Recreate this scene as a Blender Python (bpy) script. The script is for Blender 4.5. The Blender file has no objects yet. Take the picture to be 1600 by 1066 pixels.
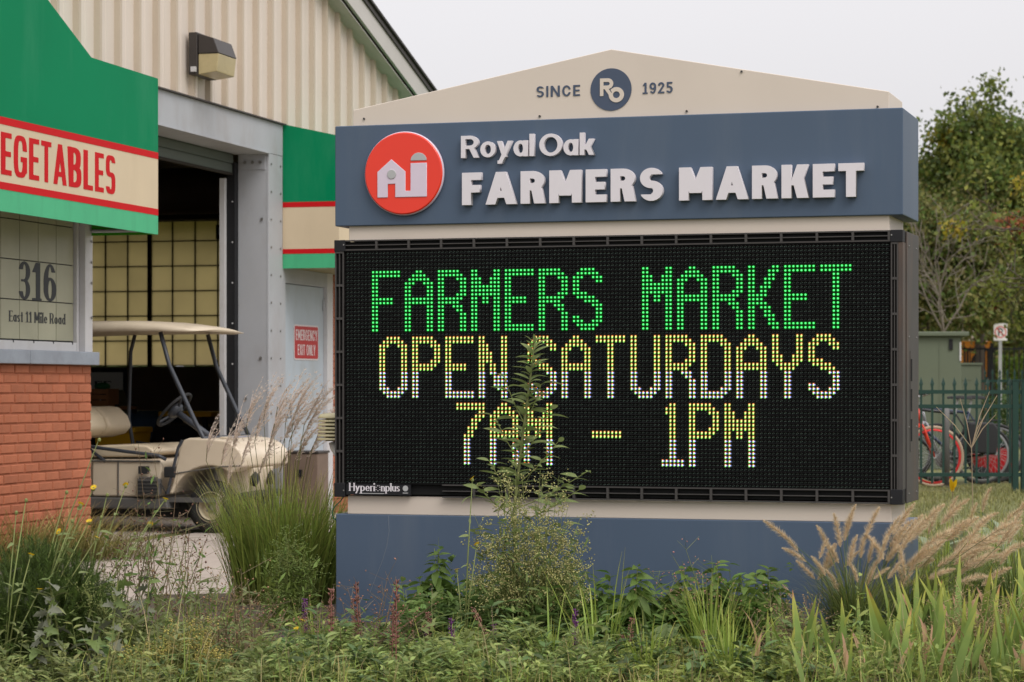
import bpy, math, random
import numpy as np
from mathutils import Vector, Matrix
R = math.radians
rnd = random.Random(11)
nr = np.random.default_rng(5)
scene = bpy.context.scene
COL = scene.collection

# ------------------------------------------------------------------ camera
FPX, HZ, CAMZ = 3850.0, 605.0, 1.25      # focal length in photo pixels, horizon row, eye height
cd = bpy.data.cameras.new('camera')
cam = bpy.data.objects.new('camera', cd); COL.objects.link(cam)
cam.location = (0, 0, CAMZ); cam.rotation_euler = (R(90), 0, 0)
cd.sensor_width = 36.0; cd.lens = FPX/1600*36.0
cd.shift_y = (HZ-533)/1600
cd.clip_start = 0.1; cd.clip_end = 2000
cd.dof.use_dof = True; cd.dof.focus_distance = 12.3; cd.dof.aperture_fstop = 6.3
scene.camera = cam

# ------------------------------------------------------------------ overcast sky
SUN_EL, SUN_AZ = R(50), R(146)           # azimuth clockwise from +Y: behind the viewer, to the right
wd = bpy.data.worlds.new('World'); scene.world = wd; wd.use_nodes = True
nt = wd.node_tree; nt.nodes.clear()
def N(nt, t, **k):
    n = nt.nodes.new(t)
    for a, b in k.items(): setattr(n, a, b)
    return n
out = N(nt, 'ShaderNodeOutputWorld')
sky = N(nt, 'ShaderNodeTexSky', sky_type='NISHITA', sun_disc=False, sun_elevation=SUN_EL, sun_rotation=SUN_AZ,
        air_density=1.0, dust_density=3.0, ozone_density=1.0)
hs = N(nt, 'ShaderNodeHueSaturation'); hs.inputs['Saturation'].default_value = 0.08
nt.links.new(sky.outputs[0], hs.inputs['Color'])
b1 = N(nt, 'ShaderNodeBackground'); b1.inputs[1].default_value = 0.05
nt.links.new(hs.outputs[0], b1.inputs[0])
# the cloud layer: an overcast sky is brighter overhead than at the horizon
tc = N(nt, 'ShaderNodeTexCoord'); sx = N(nt, 'ShaderNodeSeparateXYZ')
nt.links.new(tc.outputs['Generated'], sx.inputs[0])
cl = N(nt, 'ShaderNodeClamp'); nt.links.new(sx.outputs[2], cl.inputs[0])
m1 = N(nt, 'ShaderNodeMath', operation='MULTIPLY_ADD'); nt.links.new(cl.outputs[0], m1.inputs[0])
m1.inputs[1].default_value = 0.95; m1.inputs[2].default_value = 0.47
no = N(nt, 'ShaderNodeTexNoise'); no.inputs['Scale'].default_value = 2.4; no.inputs['Detail'].default_value = 3
nt.links.new(tc.outputs['Generated'], no.inputs['Vector'])
m2 = N(nt, 'ShaderNodeMath', operation='MULTIPLY_ADD'); nt.links.new(no.outputs[0], m2.inputs[0])
m2.inputs[1].default_value = 0.10; m2.inputs[2].default_value = 0.95
m3 = N(nt, 'ShaderNodeMath', operation='MULTIPLY'); nt.links.new(m1.outputs[0], m3.inputs[0]); nt.links.new(m2.outputs[0], m3.inputs[1])
b2 = N(nt, 'ShaderNodeBackground'); b2.inputs[0].default_value = (0.99, 0.965, 1.0, 1)
nt.links.new(m3.outputs[0], b2.inputs[1])
ad = N(nt, 'ShaderNodeAddShader'); nt.links.new(b1.outputs[0], ad.inputs[0]); nt.links.new(b2.outputs[0], ad.inputs[1])
nt.links.new(ad.outputs[0], out.inputs[0])

sl = bpy.data.lights.new('sun', 'SUN'); sl.energy = 1.5; sl.angle = R(35); sl.color = (1.0, 0.95, 0.88)
so = bpy.data.objects.new('sun', sl); COL.objects.link(so)
sd = Vector((math.sin(SUN_AZ)*math.cos(SUN_EL), math.cos(SUN_AZ)*math.cos(SUN_EL), math.sin(SUN_EL)))
so.rotation_euler = sd.to_track_quat('Z', 'Y').to_euler()
so.location = (0, -5, 12)

vs = scene.view_settings
vs.view_transform = 'Standard'; vs.look = 'None'; vs.gamma = 1.0; vs.use_curve_mapping = False
vs.exposure = 0.06
scene.render.engine = 'CYCLES'
scene.cycles.use_denoising = True
scene.cycles.max_bounces = 6; scene.cycles.transparent_max_bounces = 8
scene.cycles.sample_clamp_indirect = 6

# ------------------------------------------------------------------ helpers
def at(u, d, v=None, z=0.0):
    """measured place: photo column u at depth d metres (and row v, else height z)"""
    return Vector(((u-800)/FPX*d, d, (CAMZ+(HZ-v)/FPX*d) if v is not None else z))

def mk(name, col, rough=0.6, var=0.12, vs=3.0, island=0.0, bump=0.0, bs=60.0, metal=0.0, spec=0.4,
       transl=0.0, objvar=0.0, dirt=None, dirt_amt=0.35, dirt_scale=1.3, dirt_stretch=1.0, coat=0.0, attr=None, tcol=None, hue=0.0):
    m = bpy.data.materials.new(name); m.use_nodes = True
    t = m.node_tree; b = t.nodes['Principled BSDF']
    b.inputs['Roughness'].default_value = rough; b.inputs['Metallic'].default_value = metal
    b.inputs['Specular IOR Level'].default_value = spec; b.inputs['Coat Weight'].default_value = coat
    co = N(t, 'ShaderNodeTexCoord')
    c = None
    if attr:                       # colour along a blade (0 root .. 1 tip)
        at_ = N(t, 'ShaderNodeAttribute', attribute_name='h')
        rp = N(t, 'ShaderNodeValToRGB'); t.links.new(at_.outputs['Fac'], rp.inputs[0])
        els = rp.color_ramp.elements
        while len(els) < len(attr): els.new(0.5)
        for e, (p, cc) in zip(els, attr): e.position = p; e.color = (*cc, 1)
        c = rp.outputs[0]
    else:
        rgb = N(t, 'ShaderNodeRGB'); rgb.outputs[0].default_value = (*col, 1); c = rgb.outputs[0]
    def scale_by(c, fac_socket, amt):
        mr = N(t, 'ShaderNodeMapRange'); t.links.new(fac_socket, mr.inputs[0])
        mr.inputs[3].default_value = 1-amt; mr.inputs[4].default_value = 1+amt
        mx = N(t, 'ShaderNodeVectorMath', operation='SCALE'); t.links.new(c, mx.inputs[0]); t.links.new(mr.outputs[0], mx.inputs['Scale'])
        return mx.outputs[0]
    if var:
        n = N(t, 'ShaderNodeTexNoise'); n.inputs['Scale'].default_value = vs; n.inputs['Detail'].default_value = 5
        t.links.new(co.outputs['Object'], n.inputs['Vector'])
        c = scale_by(c, n.outputs[0], var*2)
    if island:
        g = N(t, 'ShaderNodeNewGeometry'); c = scale_by(c, g.outputs['Random Per Island'], island)
        if hue:
            h_ = N(t, 'ShaderNodeHueSaturation'); wn = N(t, 'ShaderNodeTexWhiteNoise', noise_dimensions='1D')
            t.links.new(g.outputs['Random Per Island'], wn.inputs['W'])
            mr = N(t, 'ShaderNodeMapRange'); t.links.new(wn.outputs['Value'], mr.inputs[0])
            mr.inputs[3].default_value = 0.5-hue; mr.inputs[4].default_value = 0.5+hue
            t.links.new(mr.outputs[0], h_.inputs['Hue']); t.links.new(c, h_.inputs['Color']); c = h_.outputs[0]
    if objvar:
        oi = N(t, 'ShaderNodeObjectInfo'); c = scale_by(c, oi.outputs['Random'], objvar)
    if dirt:
        mp = N(t, 'ShaderNodeMapping'); mp.inputs['Scale'].default_value = (1, 1, dirt_stretch)
        t.links.new(co.outputs['Object'], mp.inputs[0])
        n = N(t, 'ShaderNodeTexNoise'); n.inputs['Scale'].default_value = dirt_scale; n.inputs['Detail'].default_value = 8; n.inputs['Roughness'].default_value = 0.65
        t.links.new(mp.outputs[0], n.inputs['Vector'])
        mr = N(t, 'ShaderNodeMapRange'); t.links.new(n.outputs[0], mr.inputs[0])
        mr.inputs[1].default_value = 0.5; mr.inputs[2].default_value = 0.78; mr.inputs[4].default_value = dirt_amt
        mx = N(t, 'ShaderNodeMix', data_type='RGBA'); t.links.new(mr.outputs[0], mx.inputs[0]); t.links.new(c, mx.inputs[6]); mx.inputs[7].default_value = (*dirt, 1)
        c = mx.outputs[2]
    t.links.new(c, b.inputs['Base Color'])
    if bump:
        n = N(t, 'ShaderNodeTexNoise'); n.inputs['Scale'].default_value = bs; n.inputs['Detail'].default_value = 6
        t.links.new(co.outputs['Object'], n.inputs['Vector'])
        bp = N(t, 'ShaderNodeBump'); bp.inputs['Strength'].default_value = bump; bp.inputs['Distance'].default_value = 0.01
        t.links.new(n.outputs[0], bp.inputs['Height']); t.links.new(bp.outputs[0], b.inputs['Normal'])
    if transl:
        tr = N(t, 'ShaderNodeBsdfTranslucent')
        if tcol: tr.inputs[0].default_value = (*tcol, 1)
        else: t.links.new(c, tr.inputs[0])
        ms = N(t, 'ShaderNodeMixShader'); ms.inputs[0].default_value = transl
        o = t.nodes['Material Output']
        t.links.new(b.outputs[0], ms.inputs[1]); t.links.new(tr.outputs[0], ms.inputs[2]); t.links.new(ms.outputs[0], o.inputs[0])
    return m

def emit(name, col, s):
    m = bpy.data.materials.new(name); m.use_nodes = True; t = m.node_tree; t.nodes.clear()
    e = N(t, 'ShaderNodeEmission'); e.inputs[0].default_value = (*col, 1); e.inputs[1].default_value = s
    o = N(t, 'ShaderNodeOutputMaterial'); t.links.new(e.outputs[0], o.inputs[0]); return m

def link(name, me, parent=None, m=None, loc=None, rot=None, scl=None):
    o = bpy.data.objects.new(name, me); COL.objects.link(o)
    if parent is not None: o.parent = parent
    if m is not None and me is not None and len(me.materials) == 0: me.materials.append(m)
    if loc is not None: o.location = loc
    if rot is not None: o.rotation_euler = rot
    if scl is not None: o.scale = scl
    return o
def tag(o, label=None, cat=None, group=None, kind=None):
    if label: o['label'] = label
    if cat: o['category'] = cat
    if group: o['group'] = group
    if kind: o['kind'] = kind
    return o
def thing(name, label, cat, loc=(0, 0, 0), rz=0.0, group=None):
    o = bpy.data.objects.new(name, None); COL.objects.link(o); o.location = loc; o.rotation_euler = (0, 0, rz)
    o.empty_display_size = 0.1
    return tag(o, label, cat, group)

class MB:
    def __init__(s): s.v = []; s.f = []
    def add(s, vs, fs):
        n = len(s.v); s.v += [tuple(p) for p in vs]; s.f += [tuple(i+n for i in f) for f in fs]; return s
    def box(s, x0, y0, z0, x1, y1, z1):
        return s.add([(x0,y0,z0),(x1,y0,z0),(x1,y1,z0),(x0,y1,z0),(x0,y0,z1),(x1,y0,z1),(x1,y1,z1),(x0,y1,z1)],
                     [(0,3,2,1),(4,5,6,7),(0,1,5,4),(1,2,6,5),(2,3,7,6),(3,0,4,7)])
    def cbox(s, x0, y0, z0, x1, y1, z1, c):          # brick: front face (-y) chamfered
        return s.add([(x0,y0+c,z0),(x1,y0+c,z0),(x1,y0+c,z1),(x0,y0+c,z1),(x0+c,y0,z0+c),(x1-c,y0,z0+c),(x1-c,y0,z1-c),(x0+c,y0,z1-c),
                      (x0,y1,z0),(x1,y1,z0),(x1,y1,z1),(x0,y1,z1)],
                     [(4,5,6,7),(0,1,5,4),(1,2,6,5),(2,3,7,6),(3,0,4,7),(8,9,1,0),(9,10,2,1),(10,11,3,2),(11,8,0,3)])
    def prism(s, pts, axis, a, b):                   # polygon extruded along an axis; pts in the two other axes in order
        n = len(pts)
        def P(p, t): return {'x': (t, p[0], p[1]), 'y': (p[0], t, p[1]), 'z': (p[0], p[1], t)}[axis]
        vs = [P(p, a) for p in pts]+[P(p, b) for p in pts]
        fs = [tuple(range(n)), tuple(range(2*n-1, n-1, -1))]+[(i, i+n, (i+1) % n+n, (i+1) % n) for i in range(n)]
        return s.add(vs, fs)
    def tube(s, pts, r, n=8, cap=True):
        pts = [Vector(p) for p in pts]; k = len(pts)
        rs = r if isinstance(r, (list, tuple)) else [r]*k
        t0 = (pts[1]-pts[0]).normalized()
        up = Vector((0, 0, 1)) if abs(t0.z) < 0.9 else Vector((1, 0, 0))
        nx = t0.cross(up).normalized(); vs = []
        for i, p in enumerate(pts):
            t = (pts[min(i+1, k-1)]-pts[max(i-1, 0)]).normalized()
            nx = (nx-t*nx.dot(t)).normalized(); ny = t.cross(nx)
            for j in range(n):
                a = 2*math.pi*j/n; vs.append(p+(nx*math.cos(a)+ny*math.sin(a))*rs[i])
        fs = [(i*n+j, i*n+(j+1) % n, (i+1)*n+(j+1) % n, (i+1)*n+j) for i in range(k-1) for j in range(n)]
        if cap: fs += [tuple(range(n-1, -1, -1)), tuple((k-1)*n+j for j in range(n))]
        return s.add(vs, fs)
    def lathe(s, prof, c=(0, 0, 0), axis='z', n=24, cap=True):  # prof: (radius, height)
        vs = []; k = len(prof)
        for r, h in prof:
            for j in range(n):
                a = 2*math.pi*j/n; x, y = r*math.cos(a), r*math.sin(a)
                p = {'z': (x, y, h), 'y': (x, h, y), 'x': (h, x, y)}[axis]
                vs.append((p[0]+c[0], p[1]+c[1], p[2]+c[2]))
        fs = [(i*n+j, i*n+(j+1) % n, (i+1)*n+(j+1) % n, (i+1)*n+j) for i in range(k-1) for j in range(n)]
        if cap: fs += [tuple(range(n-1, -1, -1)), tuple((k-1)*n+j for j in range(n))]
        return s.add(vs, fs)
    def loft(s, rings, closed=True, caps=True):
        n = len(rings[0]); vs = [p for r in rings for p in r]; k = len(rings)
        fs = [(i*n+j, i*n+(j+1) % n, (i+1)*n+(j+1) % n, (i+1)*n+j) for i in range(k-1) for j in range(n if closed else n-1)]
        if caps: fs += [tuple(range(n-1, -1, -1)), tuple((k-1)*n+j for j in range(n))]
        return s.add(vs, fs)
    def mesh(s, name, m=None, smooth=False):
        me = bpy.data.meshes.new(name); me.from_pydata(s.v, [], s.f); me.update()
        import bmesh
        bm = bmesh.new(); bm.from_mesh(me); bmesh.ops.recalc_face_normals(bm, faces=bm.faces); bm.to_mesh(me); bm.free()
        if smooth: me.shade_smooth()
        if m: me.materials.append(m)
        return me
    def build(s, name, m, parent=None, smooth=False, bevel=0.0, seg=2, **k):
        o = link(name, s.mesh(name, m, smooth), parent, **k)
        if bevel:
            b = o.modifiers.new('bevel', 'BEVEL'); b.width = bevel; b.segments = seg; b.limit_method = 'ANGLE'; b.angle_limit = R(35)
            b.harden_normals = False
            if not smooth: o.data.shade_smooth()
            w = o.modifiers.new('wn', 'WEIGHTED_NORMAL'); w.keep_sharp = True
        return o
def box(name, m, parent, x0, y0, z0, x1, y1, z1, bevel=0.0, **k):
    return MB().box(x0, y0, z0, x1, y1, z1).build(name, m, parent, bevel=bevel, **k)

def np_mesh(name, V, F, m=None, smooth=False, h=None):
    """V (n,3), F (m,k) arrays"""
    me = bpy.data.meshes.new(name); V = np.asarray(V, np.float32); F = np.asarray(F, np.int32)
    me.vertices.add(len(V)); me.vertices.foreach_set('co', V.ravel())
    me.loops.add(F.size); me.loops.foreach_set('vertex_index', F.ravel())
    me.polygons.add(len(F)); me.polygons.foreach_set('loop_start', np.arange(0, F.size, F.shape[1], dtype=np.int32))
    me.polygons.foreach_set('loop_total', np.full(len(F), F.shape[1], np.int32))
    if h is not None:
        a = me.attributes.new('h', 'FLOAT', 'POINT'); a.data.foreach_set('value', np.asarray(h, np.float32))
    me.update(calc_edges=True); me.validate()
    if smooth: me.shade_smooth()
    if m: me.materials.append(m)
    return me
def frames(D, roll):
    """rotation matrices (n,3,3) whose column 1 (local y) is D, rolled about it"""
    D = D/np.linalg.norm(D, axis=1, keepdims=True)
    up = np.where(np.abs(D[:, 2:3]) < 0.95, np.array([[0, 0, 1.0]]), np.array([[1.0, 0, 0]]))
    X = np.cross(D, up); X /= np.linalg.norm(X, axis=1, keepdims=True); Z = np.cross(X, D)
    c, s_ = np.cos(roll)[:, None], np.sin(roll)[:, None]
    X2 = X*c+Z*s_; Z2 = -X*s_+Z*c
    return np.stack([X2, D, Z2], axis=2)
def scatter(tv, tf, P, M, S):
    """copies of a template: P (n,3) places, M (n,3,3) turns, S (n,) or (n,3) sizes -> joined arrays"""
    tv = np.asarray(tv, float); tf = np.asarray(tf); n = len(P)
    S = np.asarray(S, float)
    if S.ndim == 1: S = S[:, None]*np.ones((1, 3))
    V = np.einsum('nij,nkj->nki', M, tv[None]*S[:, None, :])+np.asarray(P)[:, None, :]
    F = tf[None]+(np.arange(n)*len(tv))[:, None, None]
    return V.reshape(-1, 3), F.reshape(-1, tf.shape[1])
def join(parts):
    V, F, n = [], [], 0
    for v, f in parts: V.append(v); F.append(f+n); n += len(v)
    return np.concatenate(V), np.concatenate(F)
# leaf along +y, length 1, width w: two halves folded on the midrib, tip curling down
def leaf_tpl(w=0.3, fold=0.25, curl=0.25, seg=4, peak=0.4):
    V = []; F = []
    for i in range(seg+1):
        t = i/seg; ww = w/2*(math.sin(math.pi*t**(math.log(0.5)/math.log(peak)))**0.8 if 0 < t < 1 else 0.03)
        z = -curl*t*t
        V += [(-ww, t, z+fold*ww), (0, t, z), (ww, t, z+fold*ww)]
    for i in range(seg):
        a = i*3; F += [(a, a+1, a+4, a+3), (a+1, a+2, a+5, a+4)]
    return np.array(V), np.array(F)
OCT = (np.array([(1,0,0),(0,1,0),(-1,0,0),(0,-1,0),(0,0,1),(0,0,-1)], float)*0.5,
       np.array([(0,1,4),(1,2,4),(2,3,4),(3,0,4),(1,0,5),(2,1,5),(3,2,5),(0,3,5)]))
def blades(base, az, L, lean, bend, w, seg=5, twist=None, power=1.4, tip=0.08, flat=0.5):
    n = len(base); P = np.array(base, float).copy(); st = L/seg
    tw = twist if twist is not None else nr.uniform(-1, 1, n)
    rows = []; hs = []
    for i in range(seg+1):
        t = i/seg
        wid = w*np.maximum(tip, (1-t**2.2))*(0.6+0.4*min(1, t*4))/2
        a2 = az+math.pi/2+tw*(0.4+0.6*t)*flat
        side = np.stack([np.cos(a2), np.sin(a2), np.zeros(n)], 1)*wid[:, None]
        rows.append(np.stack([P-side, P+side], 1)); hs.append(np.full((n, 2), t))
        th = lean+bend*((i+0.5)/seg)**power
        P = P+np.stack([np.sin(th)*np.cos(az), np.sin(th)*np.sin(az), np.cos(th)], 1)*st[:, None]
    V = np.stack(rows, 1).reshape(-1, 3); H = np.stack(hs, 1).reshape(-1)
    k = (seg+1)*2
    f = np.array([(2*i, 2*i+1, 2*i+3, 2*i+2) for i in range(seg)])
    F = (f[None]+(np.arange(n)*k)[:, None, None]).reshape(-1, 4)
    return V, F, H
# ------------------------------------------------------------------ lettering: glyph outlines from signed fields
def ell(X, Y, cx, cy, a, b, p=2.0): return ((np.abs((X-cx)/a)**p+np.abs((Y-cy)/b)**p)**(1/p)-1)*min(a, b)
def rct(X, Y, x0, y0, x1, y1): return np.maximum(np.maximum(x0-X, X-x1), np.maximum(y0-Y, Y-y1))
def cvx(X, Y, pts):
    A = sum(pts[i][0]*pts[(i+1) % len(pts)][1]-pts[(i+1) % len(pts)][0]*pts[i][1] for i in range(len(pts)))
    if A < 0: pts = pts[::-1]
    d = None
    for i in range(len(pts)):
        (x0, y0), (x1, y1) = pts[i], pts[(i+1) % len(pts)]; l = math.hypot(x1-x0, y1-y0)
        e = ((X-x0)*(y1-y0)-(Y-y0)*(x1-x0))/l
        d = e if d is None else np.maximum(d, e)
    return d
def sheet(X, Y, xb, xt, y0, y1, w): return cvx(X, Y, [(xb, y0), (xb+w, y0), (xt+w, y1), (xt, y1)])
def U(*a):
    d = a[0]
    for b in a[1:]: d = np.minimum(d, b)
    return d
def I(*a):
    d = a[0]
    for b in a[1:]: d = np.maximum(d, b)
    return d
CW = dict(A=.84, B=.62, C=.7, D=.7, E=.55, F=.53, G=.72, H=.7, I=0, K=.70, L=.5, M=.86, N=.74, O=.82, P=.6, R=.66, S=.6, T=.64, U=.68, V=.8, X=.72, Y=.74, a=.52, o=.56, l=0, y=.56, k=.52, e=.52, s=.42, t=.36, i=0, d=.56, p=.56, r=.36, n=.5, u=.52)
CW.update({'0': .56, '1': .38, '2': .54, '3': .54, '5': .54, '6': .56, '9': .56})
def glyph_field(ch, st, X, Y):
    tv, th, p = st['tv'], st['th'], st.get('p', 2.0); wf = st.get('wf', 1.0); sf = st.get('serif', 0)
    W = CW.get(ch, .6)*wf
    if ch in 'Ili': W = tv
    xh = st.get('xh', .70)
    def ring(cx, cy, a, b, pp=p): return I(ell(X, Y, cx, cy, a, b, pp), -ell(X, Y, cx, cy, a-tv, b-th, pp))
    def serif(x, y, w=tv):
        return rct(X, Y, x-sf, min(y, y), x+w+sf, y+th*.7) if y < .5*xh else rct(X, Y, x-sf, y-th*.7, x+w+sf, y)
    def stem(x, y0=0, y1=1, s0=1, s1=1):
        d = rct(X, Y, x, y0, x+tv, y1)
        if sf and s0: d = U(d, serif(x, y0))
        if sf and s1: d = U(d, serif(x, y1))
        return d
    def bowl(x0, y0, x1, y1):        # right-hand bowl, open at the left stem
        r = (y1-y0)/2; xm = max(x0, x1-r*1.05); o = U(rct(X, Y, x0, y0, xm, y1), ell(X, Y, xm, (y0+y1)/2, x1-xm, r, max(p, 2)))
        xi = max(x0, xm); i = U(rct(X, Y, x0-1, y0+th, xi, y1-th), ell(X, Y, xi, (y0+y1)/2, max(.02, x1-xi-tv), r-th, max(p, 2)))
        return I(o, -i)
    if ch == 'A':
        ap = tv*1.08; d = U(sheet(X, Y, 0, W/2-ap/2, 0, 1, ap*1.0), sheet(X, Y, W-ap, W/2-ap/2, 0, 1, ap), I(rct(X, Y, W*.18, .2, W*.82, .2+th*.95)))
        if sf: d = U(d, serif(0, 0), serif(W-tv, 0))
        return d, W
    if ch == 'B': return U(stem(0), bowl(0, .5-th/2, W*.95, 1), bowl(0, 0, W, .5+th/2)), W
    if ch in 'CG':
        d = I(ring(W/2, .5, W/2, .5), -rct(X, Y, W*.55, .36 if ch == 'C' else .5, W+1, .64))
        if ch == 'G': d = U(d, rct(X, Y, W*.52, .5-th, W, .5), rct(X, Y, W-tv, 0.12, W, .5))
        return d, W
    if ch == 'D': return U(stem(0), bowl(0, 0, W, 1)), W
    if ch in 'EFL':
        d = stem(0)
        if ch in 'EF': d = U(d, rct(X, Y, 0, 1-th, W, 1), rct(X, Y, 0, .5-th/2, W*.93, .5+th/2))
        if ch in 'EL': d = U(d, rct(X, Y, 0, 0, W, th))
        if sf and ch in 'EF': d = U(d, rct(X, Y, W-th*.7, 1-th-sf*1.5, W, 1))
        if sf and ch == 'E': d = U(d, rct(X, Y, W-th*.7, 0, W, th+sf*1.5))
        return d, W
    if ch == 'H': return U(stem(0), stem(W-tv), rct(X, Y, 0, .5-th/2, W, .5+th/2)), W
    if ch == 'I': return stem(0), W
    if ch == 'K':
        return U(stem(0), sheet(X, Y, tv*.8, W-tv*1.2, .38, 1, tv*1.15), sheet(X, Y, W-tv*1.2, tv*1.0, 0, .62, tv*1.2)), W
    if ch == 'M':
        return U(stem(0), stem(W-tv), I(sheet(X, Y, W/2-tv*.62, 0, .22, 1, tv*1.2), rct(X, Y, 0, 0, W/2+tv*.3, 1)), I(sheet(X, Y, W/2-tv*.58, W-tv*1.2, .22, 1, tv*1.2), rct(X, Y, W/2-tv*.3, 0, W, 1))), W
    if ch == 'N': return U(stem(0), stem(W-tv), sheet(X, Y, W-tv*1.1, 0, 0, 1, tv*1.1)), W
    if ch in 'O0': return ring(W/2, .5, W/2, .5), W
    if ch == 'P': return U(stem(0), bowl(0, .4, W, 1)), W
    if ch == 'R': return U(stem(0), bowl(0, .4, W*.97, 1), sheet(X, Y, W-tv*1.15, W*.42, 0, .48, tv*1.15)), W
    if ch in 'Ss':
        H = 1 if ch == 'S' else xh; r = (H+th)/4; a = W/2
        top = I(ring(a, H-r, a, r), -rct(X, Y, a, -1, W+1, H-r*1.0+0)); top = U(top, I(ring(a, H-r, a, r), rct(X, Y, a, H-r*.62, W+1, 2)))
        top = I(top, -I(rct(X, Y, a, H-r*1.35, W+1, H-r*.66)))
        bot = I(ring(a, r, a, r), -rct(X, Y, -1, r*.66, a, r*1.35)); bot = I(bot, -rct(X, Y, -1, r, a, H))
        return U(top, bot), W
    if ch == 'T':
        d = U(stem(W/2-tv/2, 0, 1, 1, 0), rct(X, Y, 0, 1-th, W, 1))
        return d, W
    if ch == 'U': return U(stem(0, .4, 1, 0), stem(W-tv, .4, 1, 0), I(ring(W/2, W/2, W/2, W/2), rct(X, Y, -1, -1, 2, .45))), W
    if ch == 'V': return U(sheet(X, Y, W/2-tv*.5, 0, 0, 1, tv), sheet(X, Y, W/2-tv*.5, W-tv, 0, 1, tv)), W
    if ch == 'X': return U(sheet(X, Y, 0, W-tv*1.1, 0, 1, tv*1.1), sheet(X, Y, W-tv*1.1, 0, 0, 1, tv*1.1)), W
    if ch == 'Y': return U(rct(X, Y, W/2-tv/2, 0, W/2+tv/2, .48), sheet(X, Y, W/2-tv*.55, 0, .38, 1, tv*1.1), sheet(X, Y, W/2-tv*.55, W-tv*1.1, .38, 1, tv*1.1)), W
    if ch == '1':
        x = W*.45; d = U(rct(X, Y, x, 0, x+tv, 1), sheet(X, Y, 0, x, .74, 1, tv*1.0))
        return U(d, rct(X, Y, 0, 0, W+tv*.3, th*.8)), W+tv*.3
    if ch == '2':
        r = .29; a = W/2
        top = I(ring(a, 1-r, a, r), -rct(X, Y, -1, -1, a, 1-r), -rct(X, Y, a, -1, 2, 1-r*1.25))
        return U(top, sheet(X, Y, 0, W-tv*1.05, th*.5, 1-r*1.15, tv*1.05), rct(X, Y, 0, 0, W, th)), W
    if ch == '3':
        r = (1+th)/4; a = W/2
        t_ = I(ring(a, 1-r, a, r), -rct(X, Y, -1, 1-r*1.75, a, 1-r*.8)); b_ = I(ring(a, r, a, r), -rct(X, Y, -1, r*.8, a, r*1.75))
        return U(t_, b_), W
    if ch == '5':
        r = .32
        return U(I(ring(W/2, r, W/2, r), -rct(X, Y, -1, r*.7, W*.4, 1)), rct(X, Y, tv*.3, .5, tv*1.2, 1), rct(X, Y, tv*.3, 1-th, W*.95, 1), I(rct(X, Y, tv*.3, .5, W*.5, .5+th))), W
    if ch in '69':
        r = .32
        d = lambda X, Y: None
        XX, YY = (X, Y) if ch == '6' else (W-X, 1-Y)
        rg = lambda cx, cy, a, b: I(ell(XX, YY, cx, cy, a, b, p), -ell(XX, YY, cx, cy, a-tv, b-th, p))
        return U(rg(W/2, r, W/2, r), I(rg(W/2, .5, W/2, .5), -rct(XX, YY, W*.5, -1, 2, .78), -rct(XX, YY, -1, -1, 2, .34))), W
    if ch == 'o': return ring(W/2, xh/2, W/2, xh/2), W
    if ch == 'a': return U(ring(W/2-.01, xh/2, W/2, xh/2), rct(X, Y, W-tv, 0, W, xh)), W
    if ch == 'd': return U(ring(W/2, xh/2, W/2, xh/2), stem(W-tv, 0, 1)), W
    if ch == 'p': return U(ring(W/2, xh/2, W/2, xh/2), stem(0, -.3, xh)), W
    if ch == 'e': return U(I(ring(W/2, xh/2, W/2, xh/2), -rct(X, Y, W*.5, xh*.27, 2, xh*.46)), rct(X, Y, tv*.5, xh/2-th*.35, W-tv*.4, xh/2+th*.45)), W
    if ch == 'l': return stem(0), W
    if ch == 'i': return U(stem(0, 0, xh), ell(X, Y, tv/2, .9, tv*.62, tv*.62)), W
    if ch == 'y': return U(sheet(X, Y, W*.5-tv*.5, 0, 0.0, xh, tv), sheet(X, Y, W*.5-tv*.5-.17, W-tv, -.28, xh, tv), rct(X, Y, .02, -.3, .02+W*.3, -.3+th)), W
    if ch == 'k': return U(stem(0), sheet(X, Y, tv*.7, W-tv*1.2, .24, xh, tv*1.15), sheet(X, Y, W-tv*1.15, tv*.9, 0, .44, tv*1.15)), W
    if ch == 't': return U(stem(W*.3, 0, .92, 0, 0), rct(X, Y, 0, xh-th, W, xh), rct(X, Y, W*.3, 0, W, th)), W
    if ch == 'r': return U(stem(0, 0, xh, 1, 0), I(ring(W*.8, xh*.6, W*.8, xh*.4), rct(X, Y, -1, xh*.72, W, 2))), W
    if ch == 'n': return U(stem(0, 0, xh), stem(W-tv, 0, xh*.6, 1, 0), I(ring(W/2, xh*.56, W/2, xh*.44), rct(X, Y, -1, xh*.56, 2, 2))), W
    if ch == 'u': return U(stem(0, xh*.44, xh, 0), stem(W-tv, 0, xh), I(ring(W/2, xh*.44, W/2, xh*.44), rct(X, Y, -1, -1, 2, xh*.44))), W
    return rct(X, Y, 0, 0, .3, 1), .3

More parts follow.
